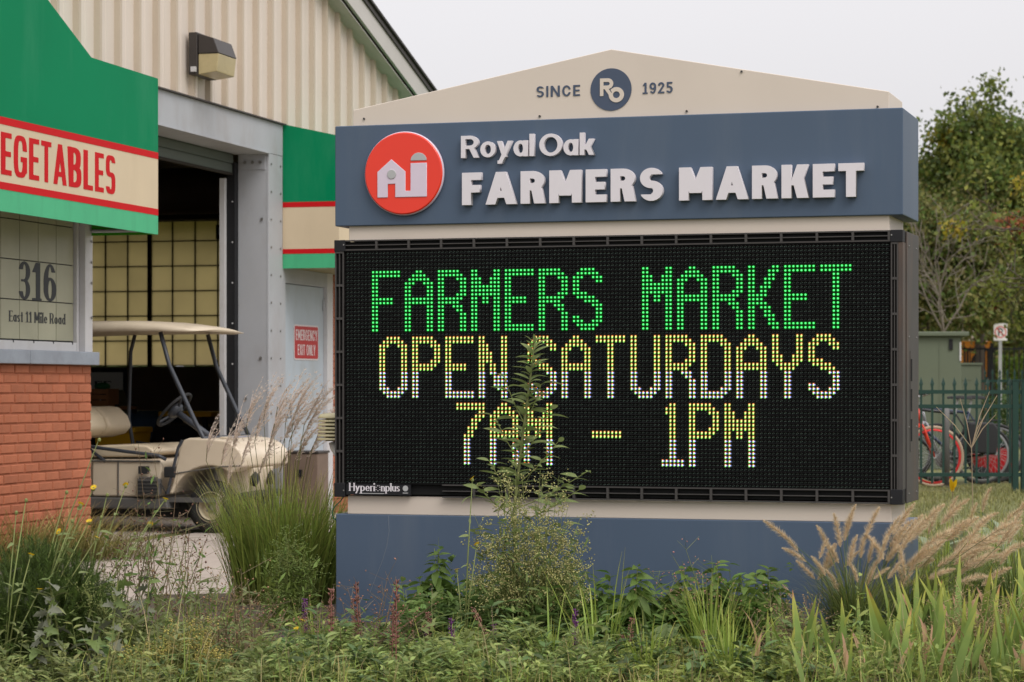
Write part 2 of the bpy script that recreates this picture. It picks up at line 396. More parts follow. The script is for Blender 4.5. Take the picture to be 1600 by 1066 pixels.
def contours(D, xs, ys):
    """marching squares on the zero level of D[iy,ix]; returns closed loops"""
    ny, nx = D.shape; S = D < 0; nxt = {}
    def ex(iy, ix, k):               # crossing on an edge: k=0 bottom edge of cell (ix,iy) along x, 1: left edge along y
        a = D[iy, ix]; b = D[iy, ix+1] if k == 0 else D[iy+1, ix]; t = a/(a-b)
        return (xs[ix]+(xs[ix+1]-xs[ix])*t, ys[iy]) if k == 0 else (xs[ix], ys[iy]+(ys[iy+1]-ys[iy])*t)
    c = S[:-1, :-1]*1+S[:-1, 1:]*2+S[1:, 1:]*4+S[1:, :-1]*8
    for iy, ix in zip(*np.nonzero((c > 0) & (c < 15))):
        k = c[iy, ix]; B, Rr, T, L = (iy, ix, 0), (iy, ix+1, 1), (iy+1, ix, 0), (iy, ix, 1)
        for a, b in {1: [(B, L)], 2: [(Rr, B)], 3: [(Rr, L)], 4: [(T, Rr)], 5: [(B, L), (T, Rr)], 6: [(T, B)], 7: [(T, L)], 8: [(L, T)], 9: [(B, T)],
                     10: [(Rr, B), (L, T)], 11: [(Rr, T)], 12: [(L, Rr)], 13: [(B, Rr)], 14: [(L, B)]}[int(k)]:
            nxt[a] = b
    loops = []
    while nxt:
        s = next(iter(nxt)); lp = []; q = s
        while q in nxt: lp.append(q); q = nxt.pop(q)
        pts = [ex(int(a[0]), int(a[1]), a[2]) for a in lp]
        if len(pts) > 4: loops.append(pts)
    return loops
def rdp(pts, eps):
    P = np.array(pts); keep = np.zeros(len(P), bool); keep[0] = True
    far = int(np.argmax(((P-P[0])**2).sum(1))); keep[far] = True
    stack = [(0, far), (far, len(P))]
    while stack:
        a, b = stack.pop(); bb = b % len(P)
        if b-a < 2: continue
        s = P[a]; e = P[bb]; v = e-s; l = math.hypot(*v) or 1e-9; w = P[a+1:b]-s
        d = np.abs(w[:, 0]*v[1]-w[:, 1]*v[0])/l; i = int(np.argmax(d))
        if d[i] > eps: keep[a+1+i] = True; stack += [(a, a+1+i), (a+1+i, b)]
    return P[keep]
def field_mesh(name, fn, x0, x1, y0, y1, res, depth, bevel, m, eps=0.0025):
    """outline of a field, filled and extruded to a solid (front at z=depth)"""
    xs = np.linspace(x0, x1, int((x1-x0)*res)+2)+1e-6; ys = np.linspace(y0, y1, int((y1-y0)*res)+2)+1e-6
    X, Y = np.meshgrid(xs, ys); D = fn(X, Y)
    cu = bpy.data.curves.new('glyph', 'CURVE'); cu.dimensions = '2D'; cu.fill_mode = 'BOTH'
    for lp in contours(D, xs, ys):
        p = rdp(lp, eps)
        if len(p) < 3: continue
        s = cu.splines.new('POLY'); s.points.add(len(p)-1); s.use_cyclic_u = True
        for q, pt in zip(s.points, p): q.co = (pt[0], pt[1], 0, 1)
    cu.extrude = max(1e-5, depth/2-bevel); cu.bevel_depth = bevel; cu.bevel_resolution = 1; cu.offset = -bevel
    o = bpy.data.objects.new('g', cu); COL.objects.link(o)
    dg = bpy.context.evaluated_depsgraph_get()
    me = bpy.data.meshes.new_from_object(o.evaluated_get(dg)); me.name = name
    bpy.data.objects.remove(o); bpy.data.curves.remove(cu)
    me.transform(Matrix.Translation((0, 0, depth/2)))
    me.materials.clear(); me.materials.append(m)
    return me
GL = {}
def glyph(ch, st, depth, bevel, m, res=90):
    k = (ch, st['id'], depth, bevel, m.name)
    if k not in GL:
        one = np.zeros((1, 1)); W = glyph_field(ch, st, one, one)[1]; s = st.get('serif', 0)+.06
        GL[k] = (field_mesh('letter', lambda X, Y: glyph_field(ch, st, X, Y)[0], -s, W+s, -.38, 1.06, res, depth, bevel, m), W)
    return GL[k]
def text(s, st, parent, x0, x1, y, z, h, m, depth=0.004, bevel=0.0, gap=0.13, space=.32, res=60, name='letter', wz=None):
    """letters standing on z, fitted between x0 and x1 on the plane y (facing -y)"""
    adv = []; x = 0
    for ch in s:
        if ch == ' ': x += space; continue
        W = glyph(ch, st, depth, bevel, m, res)[1]; adv.append((ch, x)); x += W+gap
    tot = x-gap; sx_ = (x1-x0)/tot; outl = []
    for ch, px in adv:
        me, W = glyph(ch, st, depth, bevel, m, res)
        outl.append(link(name, me, parent, None, (x0+px*sx_, y, z), (R(90), 0, 0), (sx_, h, 1)))
    return outl
BOLD = dict(id='bold', tv=.255, th=.235)
MED = dict(id='med', tv=.165, th=.15)
ROY = dict(id='roy', tv=.17, th=.155, xh=.72)
COND = dict(id='cond', tv=.158, th=.125, p=3.2, wf=.68)
SIGNC = dict(id='signc', tv=.135, th=.115, p=2.6, wf=.72)
SER = dict(id='ser', tv=.17, th=.065, serif=.055, xh=.64)
SERB = dict(id='serb', tv=.2, th=.075, serif=.05, xh=.64)
# ------------------------------------------------------------------ terrain
def sm(a, b, x): t = np.clip((x-a)/(b-a), 0.0, 1.0); return t*t*(3-2*t)
def hgt(x, y):
    x, y = np.asarray(x, float), np.asarray(y, float)
    return 0.15*sm(14.5, 24, y)*sm(0.8, 2.6, x)+0.07*sm(14.5, 18.0, y)*sm(-0.4, -1.3, x)
M_soil = mk('soil', (0.075, 0.055, 0.04), 0.95, 0.25, 9, bump=0.8, bs=40)
M_lawn = mk('lawn', (0.11, 0.12, 0.035), 0.9, 0.3, 1.5, bump=0.6, bs=50, dirt=(0.22, 0.17, 0.09), dirt_amt=0.7, dirt_scale=1.1)
M_conc = mk('concrete', (0.42, 0.36, 0.31), 0.85, 0.10, 1.2, bump=0.25, bs=90, dirt=(0.26, 0.21, 0.17), dirt_amt=0.5, dirt_scale=2.5)
def sheet_mesh(name, xs, ys, zoff, m):
    X, Y = np.meshgrid(xs, ys); Z = hgt(X, Y)+zoff; V = np.stack([X, Y, Z], -1).reshape(-1, 3)
    nx, ny = len(xs), len(ys)
    F = np.array([(j*nx+i, j*nx+i+1, (j+1)*nx+i+1, (j+1)*nx+i) for j in range(ny-1) for i in range(nx-1)])
    return link(name, np_mesh(name, V, F, m, smooth=True))
gx = np.concatenate([[-400, -60, -20, -8], np.linspace(-4, 4, 41), [6, 10, 20, 60, 400]])
gy = np.concatenate([[-20, 0, 6], np.linspace(8, 30, 56), [36, 50, 90, 200, 900]])
tag(sheet_mesh('ground', gx, gy, 0.0, M_lawn), 'grassy ground reaching to the trees', kind='structure')
# planting bed in front of and round the sign
bed = MB(); bp = [(-4.2, 7.5), (2.6, 7.5), (3.0, 13.4), (1.2, 14.6), (-0.5, 14.3), (-1.0, 14.9), (-2.1, 14.6), (-2.2, 12.9), (-2.75, 12.6), (-4.2, 12.7)]
bed.prism(bp, 'z', 0.002, 0.02)
tag(bed.build('planting_bed', M_soil), 'dark soil bed under the plants before the sign', kind='structure')
rows = [(12.65, -4.4, -2.75), (12.95, -4.4, -2.2), (14.0, -4.3, -2.12), (14.7, -4.2, -1.4), (15.0, -4.1, -0.95), (15.8, -3.95, -0.55), (16.4, -3.85, -0.2), (17.2, -3.45, 0.0), (18.0, -2.98, 0.15), (19, -2.72, 0.3), (22, -1.95, 0.45), (30, 0.2, 0.6)]
pv, pf_ = [], []
for k, (y_, xl, xr) in enumerate(rows):
    for i in range(9): x_ = xl+(xr-xl)*i/8; pv.append((x_, y_, float(hgt(x_, y_))+.014))
    if k: pf_ += [((k-1)*9+i, (k-1)*9+i+1, k*9+i+1, k*9+i) for i in range(8)]
tag(link('path', np_mesh('path', pv, pf_, M_conc, smooth=True)), 'pale concrete apron leading to the open garage door', kind='structure')

# ------------------------------------------------------------------ the monument sign
SGX, SGY, SGA = -0.928, 12.97, R(-17)
def sgn(u, v):
    k = (u-800)/FPX; s = (k*SGY-SGX)/(math.cos(SGA)-math.sin(SGA)*k); d = SGY+math.sin(SGA)*s
    return s, CAMZ+(HZ-v)/FPX*d
M_blue = mk('slate_blue_metal', (0.071, 0.102, 0.153), 0.5, 0.04, 2, spec=0.25, dirt=(0.12, 0.145, 0.18), dirt_amt=0.4, dirt_scale=4, dirt_stretch=0.12, bump=0.03, bs=500)
M_cream = mk('cream_metal', (0.60, 0.52, 0.445), 0.5, 0.03, 2, dirt=(0.42, 0.35, 0.28), dirt_amt=0.10, dirt_scale=2.5, dirt_stretch=0.3)
M_white = mk('white_acrylic', (0.66, 0.62, 0.65), 0.35, 0.02, 4)
M_lav = mk('pale_lilac_acrylic', (0.62, 0.53, 0.62), 0.4, 0.02, 4)
M_grey = mk('grey_acrylic', (0.40, 0.40, 0.40), 0.4, 0.02, 4)
M_red = mk('red_acrylic', (0.76, 0.035, 0.012), 0.3, 0.03, 3, coat=0.3)
M_navy = mk('navy_vinyl', (0.055, 0.075, 0.12), 0.5, 0.02, 4)
M_black = mk('black_metal', (0.013, 0.013, 0.015), 0.6, 0.1, 5, spec=0.25)
M_mask = mk('matt_black_mask', (0.006, 0.006, 0.006), 0.9, 0.1, 5, spec=0.08)
M_rust = mk('weathered_black_metal', (0.05, 0.045, 0.042), 0.6, 0.15, 4, dirt=(0.14, 0.075, 0.045), dirt_amt=0.75, dirt_scale=2.2, dirt_stretch=0.3)
M_void = mk('dark_void', (0.004, 0.004, 0.004), 0.9, 0)
M_screw = mk('screw_head', (0.3, 0.29, 0.28), 0.4, 0.0, metal=0.7)
SG = thing('monument_sign', 'large blue and cream market sign with a lit electronic message board', 'sign', (SGX, SGY, 0), SGA)
W_, D_ = 2.98, 0.55
box('base', M_blue, SG, 0, 0, 0, W_, D_, 0.583, bevel=0.006)
box('plinth', M_cream, SG, 0.062, 0.012, 0.583, W_-0.06, 0.49, 0.68, bevel=0.004)
box('neck', M_cream, SG, 0.07, 0.012, 2.018, W_-0.07, 0.5, 2.1, bevel=0.004)
band = box('header_band', M_blue, SG, 0, -0.012, 2.095, W_, D_, 2.622, bevel=0.006)
ped = MB().prism([(0.085, 2.6), (W_-0.075, 2.6), (W_-0.075, 2.708), (1.49, 2.973), (0.085, 2.708)], 'y', 0.03, 0.5).build('pediment', M_cream, SG, bevel=0.004)
for u_, v_ in ((566, 185), (841, 181), (1071, 173), (1157, 111), (1370, 166)):
    s_, z_ = sgn(u_, v_); MB().lathe([(0.006, 0.0), (0.006, 0.005), (0.003, 0.007)], (s_, 0.03, z_), 'y', 8).build('rivet', M_rust, ped, scl=(1, 1, 1)).location = (0, -0.007, 0)
sc_ = [sgn(u_, v_) for u_, v_ in ((607, 806), (608, 830), (604, 855), (597, 878), (588, 900), (578, 926))]
MB().tube([(a_, -.0003, b_) for a_, b_ in sc_], .0016, 4).build('scratch_mark', mk('pale_scratch', (.15, .18, .22), .6, .1, 30), SG)
# lettering on the band
z0 = 2.188
yb = -0.013
text('FARMERS', BOLD, band, sgn(726, 0)[0], sgn(1039, 0)[0], yb, z0, 0.168, M_white, 0.035, 0.006, gap=.11, res=110)
text('MARKET', BOLD, band, sgn(1064, 0)[0], sgn(1352, 0)[0], yb, z0-0.002, 0.167, M_white, 0.035, 0.006, gap=.09, res=110)
text('Royal', ROY, band, sgn(724, 0)[0], sgn(838, 0)[0], yb, 2.432, 0.115, M_white, 0.03, 0.005, gap=.05, res=110)
text('Oak', ROY, band, sgn(846, 0)[0], sgn(932, 0)[0], yb, 2.430, 0.115, M_white, 0.03, 0.005, gap=.05, res=110)
# round barn emblem
ls, lz = sgn(634.5, 272); lr = 0.214
logo = MB().lathe([(lr, 0), (lr, 0.026), (lr-0.006, 0.032)], (0, 0, 0), 'z', 72).build('round_emblem', M_red, band, loc=(ls, yb, lz), rot=(R(90), 0, 0))
tag(logo, 'red disc with white barn and silo')
def barn(X, Y):
    b = I(rct(X, Y, -.66, -.58, .06, .4), cvx(X, Y, [(-.66, -.6), (.06, -.6), (.06, .045), (-.30, .345), (-.66, .045)]), -rct(X, Y, -.395, -1, -.20, -.25))
    return U(b, rct(X, Y, .0, -.58, .61, -.43), rct(X, Y, .195, -.58, .61, .24))
for nm, fn, m_, d_ in (('barn_shape', barn, M_lav, 0.05), ('silo_dome', lambda X, Y: I(ell(X, Y, .40, .30, .205, .19), .30-Y), M_grey, 0.05), ('barn_window', lambda X, Y: ell(X, Y, -.29, -.02, .115, .115), M_grey, 0.06)):
    link(nm, field_mesh(nm, fn, -.8, .8, -.8, .8, 110, d_, 0.008, m_), logo, None, (0, 0, 0.03), (0, 0, 0), (lr, lr, 0.12 if nm != 'barn_window' else 0.16))
MB().lathe([(lr*1.0, 0), (lr*1.022, 0.004), (lr*1.022, 0.012), (lr*1.0, 0.02)], (0, 0, 0), 'z', 72).build('emblem_rim', M_lav, logo, loc=(0, 0, 0.004), smooth=True)
# pediment lettering and monogram
text('SINCE', MED, ped, sgn(836, 0)[0], sgn(904, 0)[0], 0.0295, 2.741, 0.056, M_navy, 0.003, 0, gap=.2)
text('1925', MED, ped, sgn(1002, 0)[0], sgn(1049, 0)[0], 0.0295, 2.739, 0.056, M_navy, 0.003, 0, gap=.16)
ms_, mz_ = sgn(952.5, 139)
em = MB().lathe([(0.108, 0), (0.108, 0.003)], (0, 0, 0), 'z', 64).build('monogram_disc', M_navy, ped, loc=(ms_, 0.0295, mz_), rot=(R(90), 0, 0))
def mono(X, Y):
    t = .17
    stem = rct(X, Y, -.53, -.30, -.53+t, .53)
    bowl = I(U(rct(X, Y, -.53, .02, -.15, .53), ell(X, Y, -.15, .275, .27, .255)), -U(rct(X, Y, -2, .02+t, -.15, .53-t), ell(X, Y, -.15, .275, .1, .085)))
    leg = sheet(X, Y, .02, -.33, -.42, .06, t*1.15)
    ring = I(ell(X, Y, .27, -.26, .37, .36), -ell(X, Y, .27, -.26, .17, .16))
    ring = I(ring, -cvx(X, Y, [(-.3, .2), (-.02, -.2), (.06, -.14), (-.2, .25)]))
    return U(stem, I(bowl, -ell(X, Y, .4, -.2, .0001, .0001)), I(leg, -ell(X, Y, .27, -.26, .17, .16)), ring)
link('monogram', field_mesh('monogram', mono, -.7, .75, -.75, .7, 120, 0.003, 0, M_cream), em, None, (0, 0, 0.0032), (0, 0, 0), (0.108, 0.108, 1))
# cabinet with louvred border
CAB = box('display_cabinet', M_black, SG, 0.004, 0.04, 0.685, W_-0.006, 0.50, 2.015)
def vent(name, L, H, bars, m, vert):
    b = MB(); t = 0.007
    if not vert:
        b.box(0, 0, H-t, L, .02, H).box(0, 0, 0, L, .02, t).box(0, .001, H/2-t*.35, L-.012, .018, H/2+t*.35).box(L-.012, -.001, t, L, .02, H-t)
    else:
        b.box(0, 0, 0, t, .02, L).box(H-t, 0, 0, H, .02, L).box(H/2-t*.35, .001, 0, H/2+t*.35, .018, L-.012).box(t, -.001, L-.012, H-t, .02, L)
    return b.mesh(name, m)
XA, XB, ZA, ZB = 0.0737-0.0101-0.006, 0.0737+0.0202*140+0.0101+0.006, 1.952-0.02025*59-0.012, 1.952+0.012
cw, ch_ = 0.062, 0.058
nt_ = 16; L_ = (W_-2*cw)/nt_
vt = vent('louver', L_, 2.022-ZB-0.003, 2, M_rust, False); vb = vent('louver', L_, ZA-0.676, 2, M_rust, False)
for i in range(nt_):
    link('louver', vt, CAB, None, (cw+i*L_, -0.02, ZB+0.002))
    if cw+i*L_ > 0.42: link('louver', vb, CAB, None, (cw+i*L_, -0.02, 0.676))
ns_ = 7; Ls = (ZB-ZA)/ns_
vl = vent('louver', Ls, XA-0.008, 2, M_rust, True); vr = vent('louver', Ls, W_-XB-0.026, 2, M_rust, True)
for i in range(ns_):
    link('louver', vl, CAB, None, (0.003, -0.02, ZA+i*Ls)); link('louver', vr, CAB, None, (XB+0.003, -0.02, ZA+i*Ls))
for x0, x1 in ((0, cw-0.001), (W_-cw+0.001, W_)):
    for z0_, z1_ in ((0.673, ZA+0.002), (ZB-0.002, 2.022)):
        c_ = box('corner_block', M_black, CAB, x0, -0.024, z0_, x1, 0.06, z1_, bevel=0.003)
        MB().lathe([(0.004, 0), (0.004, 0.003)], ((x0+x1)/2+(0.024 if x0 == 0 else -0.024), -0.027, z0_+0.035), 'y', 8).build('screw', M_screw, c_)
box('edge_post', M_rust, CAB, W_-0.022, -0.02, ZA+0.002, W_, 0.075, ZB-0.002)
box('louver_backing', M_void, CAB, 0.005, 0.0, 0.69, W_-0.024, 0.04, 2.01)
# right-hand side: service panel with hinge
sp = box('service_panel', M_rust, CAB, W_-0.004, 0.088, 0.675, W_+0.006, 0.512, 2.02, bevel=0.003)
for z_ in (0.98, 1.13, 1.28): box('latch', M_void, sp, W_+0.006, 0.20, z_, W_+0.012, 0.235, z_+0.11)
box('latch_plate', M_rust, sp, W_+0.0055, 0.185, 0.93, W_+0.009, 0.25, 1.43)
for y_ in (0.15, 0.42):
    for z_ in (0.72, 1.05, 1.5, 1.95): MB().lathe([(0.005, 0), (0.005, 0.004)], (W_+0.006, y_, z_), 'x', 8).build('screw', M_screw, sp)
# maker's plate
pl = box('maker_plate', M_black, CAB, cw+0.006, -0.022, 0.686, 0.425, -0.002, ZA-0.004)
text('Hyperi', SER, pl, 0.084, 0.228, -0.0224, 0.706, 0.042, M_white, 0.001, 0, gap=.05, res=50)
text('nplus', SER, pl, 0.262, 0.366, -0.0224, 0.706, 0.042, M_white, 0.001, 0, gap=.05, res=50)
dd = MB()
for x_, z_ in ((.234, .726), (.234, .714), (.242, .734), (.245, .708), (.251, .734), (.256, .726), (.256, .714)): dd.lathe([(0.0025, 0), (0.0025, 0.001)], (x_, -0.0234, z_), 'y', 8)
dd.build('dot_ring', M_white, pl)
MB().lathe([(0.015, 0), (0.015, 0.001)], (0.397, -0.0234, 0.722), 'y', 20).build('certification_mark', M_grey, pl)
box('small_print', M_grey, pl, 0.382, -0.0232, 0.696, 0.412, -0.0222, 0.7)
box('small_print', M_grey, pl, 0.14, -0.0232, 0.692, 0.28, -0.0222, 0.6955)

# ---- the LED screen
SCR = box('led_screen', M_mask, SG, XA, -0.012, ZA, XB, 0.04, ZB)
NC, NR_ = 141, 60
cx = 0.0737+0.0202*np.arange(NC); cz = 1.952-0.02025*np.arange(NR_)
GXc, GZc = np.meshgrid(cx, cz)
FLAT = np.tile(np.array([[[1., 0, 0], [0, 0, -1.], [0, 1., 0]]]), (1, 1, 1))   # x->x, y->z, z->-y
def disc_tpl(n): a = np.arange(n)*2*math.pi/n; return np.stack([np.cos(a), np.sin(a), np.zeros(n)], 1), np.arange(n)[None]
def dots(P, r, n=8):
    tv_, tf_ = disc_tpl(n); return scatter(tv_, tf_, P, np.repeat(FLAT, len(P), 0), np.full(len(P), r))
lv = MB()
for r_ in range(NR_+1):
    zz = 1.952-0.02025*(r_-.5); lv.prism([(-0.012, zz-0.0015), (-0.0195, zz-0.0035), (-0.0195, zz-0.002), (-0.012, zz+0.0015)], 'x', XA, XB)
tag(lv.build('sun_shade_ridges', M_mask, SCR), kind='stuff')
M_led = mk('unlit_led_lens', (0.10, 0.15, 0.125), 0.3, 0, island=0.5, spec=0.5)
M_led2 = mk('unlit_led_lens_dark', (0.05, 0.028, 0.026), 0.3, 0, island=0.5, spec=0.4)
base_ = np.stack([GXc.ravel(), np.full(GXc.size, -0.0128), GZc.ravel()], 1)
jit = lambda P: P+np.stack([nr.normal(0, .0004, len(P)), np.zeros(len(P)), nr.normal(0, .0004, len(P))], 1)
for (dx, dz, r_, m_) in ((-0.0035, -0.003, 0.0021, M_led), (0.0035, -0.0005, 0.0019, M_led), (-0.001, 0.0045, 0.0022, M_led2)):
    V, F = dots(jit(base_+np.array([dx, 0, dz])), r_, 6)
    tag(link('unlit_leds', np_mesh('unlit_leds', V, F, m_), SCR), kind='stuff')
def G16(*rows): return [[int(c) for c in r] for r in rows]
a = '11000011'; b = '11000000'; f = '11111111'
LED = {
 'F': [f]*2+[b]*5+['11111100']*2+[b]*7, 'E': [f]*2+[b]*5+['11111100']*2+[b]*5+[f]*2,
 'A': ['00011000', '00111100', '01111110', '11100111']+[a]*3+[f]*2+[a]*7,
 'R': ['11111100', '11111110', '11000111', a, a, a, '11000111', '11111110', '11111100', '11001110', '11000110']+[a]*5,
 'M': [a, a, '11100111', '11100111', f, f, f, '11011011', '11011011']+[a]*7,
 'S': ['00111100', '01111110', '11100111', a, b, b, '11110000', '01111100', '00011110', '00000111', '00000011', '00000011', a, '11100111', '01111110', '00111100'],
 'K': [a, '11000111', '11000110', '11001110', '11001100', '11011100', '11011000', '11111000', '11110000', '11111000', '11011100', '11001100', '11001110', '11000110', '11000111', a],
 'T': [f]*2+['00011000']*14, 'O': ['00111100', '01111110', '11100111']+[a]*10+['11100111', '01111110', '00111100'],
 'P': ['11111100', '11111110', '11000111', a, a, a, '11000111', '11111110', '11111100']+[b]*7,
 'N': [a, a, '11100011', '11100011', '11110011', '11110011', '11110011', '11011011', '11011011', '11011011', '11001111', '11001111', '11001111', '11000111', a, a],
 'U': [a]*13+['11100111', '01111110', '00111100'], 'D': ['11111100', '11111110', '11000111']+[a]*10+['11000111', '11111110', '11111100'],
 'Y': [a]*5+['11100111', '11100111', '01111110', '00111100']+['00011000']*7,
 '7': [f, f, '00000011', '00000111', '00001110', '00001100', '00011100', '00011000', '00111000']+['00110000']*7,
 '1': ['001100', '011100', '011100']+['001100']*11+['111111']*2, '-': ['00000000']*7+[f]*2+['00000000']*7}
E_g = emit('lit_green_led', (0.12, 1.0, 0.24), 1.4); E_gh = emit('green_led_painted_halo', (0.0, 1.0, 0.03), 0.15)  # second one: glow round each lit LED, put in as a dim emissive disc
E_r = emit('lit_red_led', (1.0, 0.16, 0.03), 1.1); E_y = emit('lit_led_overlap', (1.0, 0.95, 0.35), 1.3); E_b = emit('lit_blue_led', (0.30, 0.36, 1.0), 1.2)
E_g2 = emit('lit_green_led_low', (0.30, 1.0, 0.15), 1.1); E_yh = emit('mixed_led_painted_halo', (0.42, 0.5, 0.02), 0.12)  # last one: painted halo glow for the mixed-colour characters
E_w = emit('lit_white_overlap', (0.95, 0.98, 0.95), 1.3)
for m_ in (E_g, E_gh, E_r, E_y, E_b, E_g2, E_yh, E_w): m_.cycles.emission_sampling = 'NONE'
def led_char(ch, c0, r0, mixed):
    g = LED[ch]; rr, cc = np.nonzero(np.array([[int(x) for x in r] for r in g]))
    P = np.stack([cx[c0+cc], np.full(len(cc), -0.0145), cz[r0+rr]], 1)
    parts, mi, ms = [], [], []
    def put(Q, r_, m_, n=8):
        if len(Q) == 0: return
        parts.append(dots(Q, r_, n)); mi.append(np.full(len(Q), len(ms))); ms.append(m_)
    off = lambda x, y, z: np.array([x, y, z])
    if not mixed:
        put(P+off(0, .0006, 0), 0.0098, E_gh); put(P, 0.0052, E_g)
    else:
        low = rr >= mixed
        put(P+off(0, .0008, 0), 0.0096, E_yh)
        put(P+off(0, 0, .0052), 0.0044, E_r); put(P+off(-.0012, 0, -.0058), 0.0042, E_g2)
        put((P+off(0, -.0006, -.0004))[~low], 0.0046, E_y); put((P+off(0, -.0006, -.0008))[low], 0.0042, E_w)
        put((P+off(.0060, -.0003, -.0022))[low], 0.0036, E_b)
    V, F = join(parts); me = np_mesh('led_character', V, F)
    for m_ in ms: me.materials.append(m_)
    me.polygons.foreach_set('material_index', np.concatenate(mi).astype(np.int32)); me.update()
    tag(link('led_character', me, SCR), 'lit character '+('in green' if not mixed else 'in yellow fading to white'))
c_ = 7
for ch in 'FARMERS MARKET':
    if ch != ' ': led_char(ch, c_, 5, 0)
    c_ += 9
c_ = 9
for ch in 'OPEN SATURDAYS':
    if ch != ' ': led_char(ch, c_, 22, 9)
    c_ += 9 if ch != ' ' else 4
for ch, c_ in (('7', 30), ('A', 39), ('M', 48), ('-', 66), ('1', 84), ('P', 91), ('M', 100)): led_char(ch, c_, 39, 9)

# ---- weather sensor on the side of the cabinet
M_ivory = mk('ivory_plastic', (0.62, 0.55, 0.33), 0.45, 0.05, 6)
M_arm = mk('off_white_arm', (0.62, 0.60, 0.55), 0.5, 0.05, 6)
WSR = thing('weather_sensor', 'ivory louvred weather sensor on a white arm beside the display cabinet', 'sensor', (0, 0, 0))
WSR.parent = None; WSR.matrix_world = Matrix.Translation((SGX, SGY, 0)) @ Matrix.Rotation(SGA, 4, 'Z')
pz = 0.965
for i in range(7):
    zt = pz+i*0.0195
    MB().lathe([(0.06, zt+.004), (0.088-.001*i, zt), (0.090-.001*i, zt+.004), (0.085-.001*i, zt+.012), (0.06, zt+.014)] if i < 6 else [(0.06, zt), (0.085, zt), (0.084, zt+.008), (0.074, zt+.022), (0.04, zt+.028), (0.001, zt+.029)], (-0.107, .25, 0), 'z', 28).build('louver_plate', M_ivory, WSR, smooth=True)
MB().lathe([(0.045, pz-.005), (0.045, pz+.12)], (-0.107, .25, 0), 'z', 16).build('sensor_core', M_black, WSR)
MB().tube([(-0.115, .25, 0.955), (-0.107, .25, 0.925), (-0.05, .25, 0.84), (0.01, .25, 0.75)], 0.021, 12).build('support_arm', M_arm, WSR, smooth=True)
MB().tube([(-0.09, .25, 0.96), (-0.07, .22, 0.93), (-0.02, .2, 0.90), (0.01, .2, 0.85)], 0.004, 6).build('cable', M_black, WSR)
M_cable = mk('green_cable', (0.01, 0.11, 0.05), 0.5, 0)
tag(MB().tube([tuple(Matrix.Translation((SGX, SGY, 0)) @ Matrix.Rotation(SGA, 4, 'Z') @ Vector(p)) for p in ((0.035, .03, .675), (0.02, .02, .65), (-0.01, .01, .62), (-0.024, .01, .585), (-0.02, .02, .56), (0.0, .02, .545))], 0.0032, 6).build('loose_cable', M_cable, smooth=True), 'thin green cable looping out below the display cabinet', 'cable')
# ------------------------------------------------------------------ market building (x along the gable wall, y inwards)
BX, BY, BA = -3.037, 17.8, R(75)
ca, sa = math.cos(BA), math.sin(BA)
def wl(u, y=0.0):
    """distance along the wall of photo column u on the plane y inside the wall face"""
    k = (u-800)/FPX; px, py = BX-sa*y, BY+ca*y
    return (k*py-px)/(ca-k*sa)
def wz(u, v, y=0.0):
    t = wl(u, y); d = BY+sa*t+ca*y; return CAMZ+(HZ-v)/FPX*d
M_brick = mk('painted_brick', (0.37, 0.122, 0.060), 0.85, 0.14, 7, objvar=0.13, bump=0.5, bs=90, dirt=(0.22, 0.085, 0.055), dirt_amt=0.5, dirt_scale=4)
M_mort = mk('painted_mortar', (0.36, 0.118, 0.060), 0.9, 0.12, 10, bump=0.3, bs=150)
M_sill = mk('blue_grey_sill', (0.27, 0.30, 0.345), 0.7, 0.10, 5, dirt=(0.16, 0.17, 0.19), dirt_amt=0.5, dirt_scale=6, bump=0.15, bs=70)
M_sid = mk('cream_siding', (0.645, 0.565, 0.495), 0.5, 0.04, 2, objvar=0.02, dirt=(0.42, 0.33, 0.24), dirt_amt=0.3, dirt_scale=1.5, dirt_stretch=0.15)
M_rib = mk('tan_siding_rib', (0.50, 0.415, 0.325), 0.55, 0.05, 2, dirt=(0.36, 0.27, 0.19), dirt_amt=0.4, dirt_scale=1.5, dirt_stretch=0.15)  # rib faces, a darker tan than the panels
M_steel = mk('grey_painted_steel', (0.385, 0.395, 0.42), 0.55, 0.06, 3, dirt=(0.20, 0.13, 0.09), dirt_amt=0.35, dirt_scale=2.2, dirt_stretch=0.5)
M_post = mk('white_painted_metal', (0.56, 0.55, 0.56), 0.5, 0.05, 4, dirt=(0.3, 0.26, 0.22), dirt_amt=0.4, dirt_scale=4)
M_trim = mk('white_trim', (0.50, 0.475, 0.45), 0.5, 0.04, 3)
M_shing = mk('dark_shingle', (0.055, 0.05, 0.048), 0.9, 0.2, 12, bump=0.5, bs=40)
M_agreen = mk('green_awning', (0.0, 0.20, 0.082), 0.6, 0.06, 1.2, spec=0.1, dirt=(0.04, 0.25, 0.13), dirt_amt=0.55, dirt_scale=2.2, dirt_stretch=0.25)
M_ared = mk('red_stripe', (0.53, 0.010, 0.014), 0.6, 0.04, 3, spec=0.12)
M_acream = mk('cream_stripe', (0.61, 0.50, 0.35), 0.6, 0.05, 2, spec=0.2, dirt=(0.46, 0.36, 0.23), dirt_amt=0.3, dirt_scale=3, dirt_stretch=0.3)
M_aval = mk('pale_green_valance', (0.085, 0.52, 0.26), 0.5, 0.05, 3, dirt=(0.03, 0.22, 0.10), dirt_amt=0.3, dirt_scale=6, dirt_stretch=0.2, transl=0.2)
M_pane = mk('translucent_panel', (0.38, 0.37, 0.27), 0.35, 0.13, 2.5, objvar=0.05, bump=0.05, bs=200)
M_glow = mk('backlit_panel', (0.74, 0.66, 0.45), 0.6, 0.14, 1.3, objvar=0.05, transl=0.85)
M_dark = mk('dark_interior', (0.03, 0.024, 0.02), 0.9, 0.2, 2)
M_intw = mk('interior_wall', (0.20, 0.15, 0.125), 0.9, 0.2, 2)
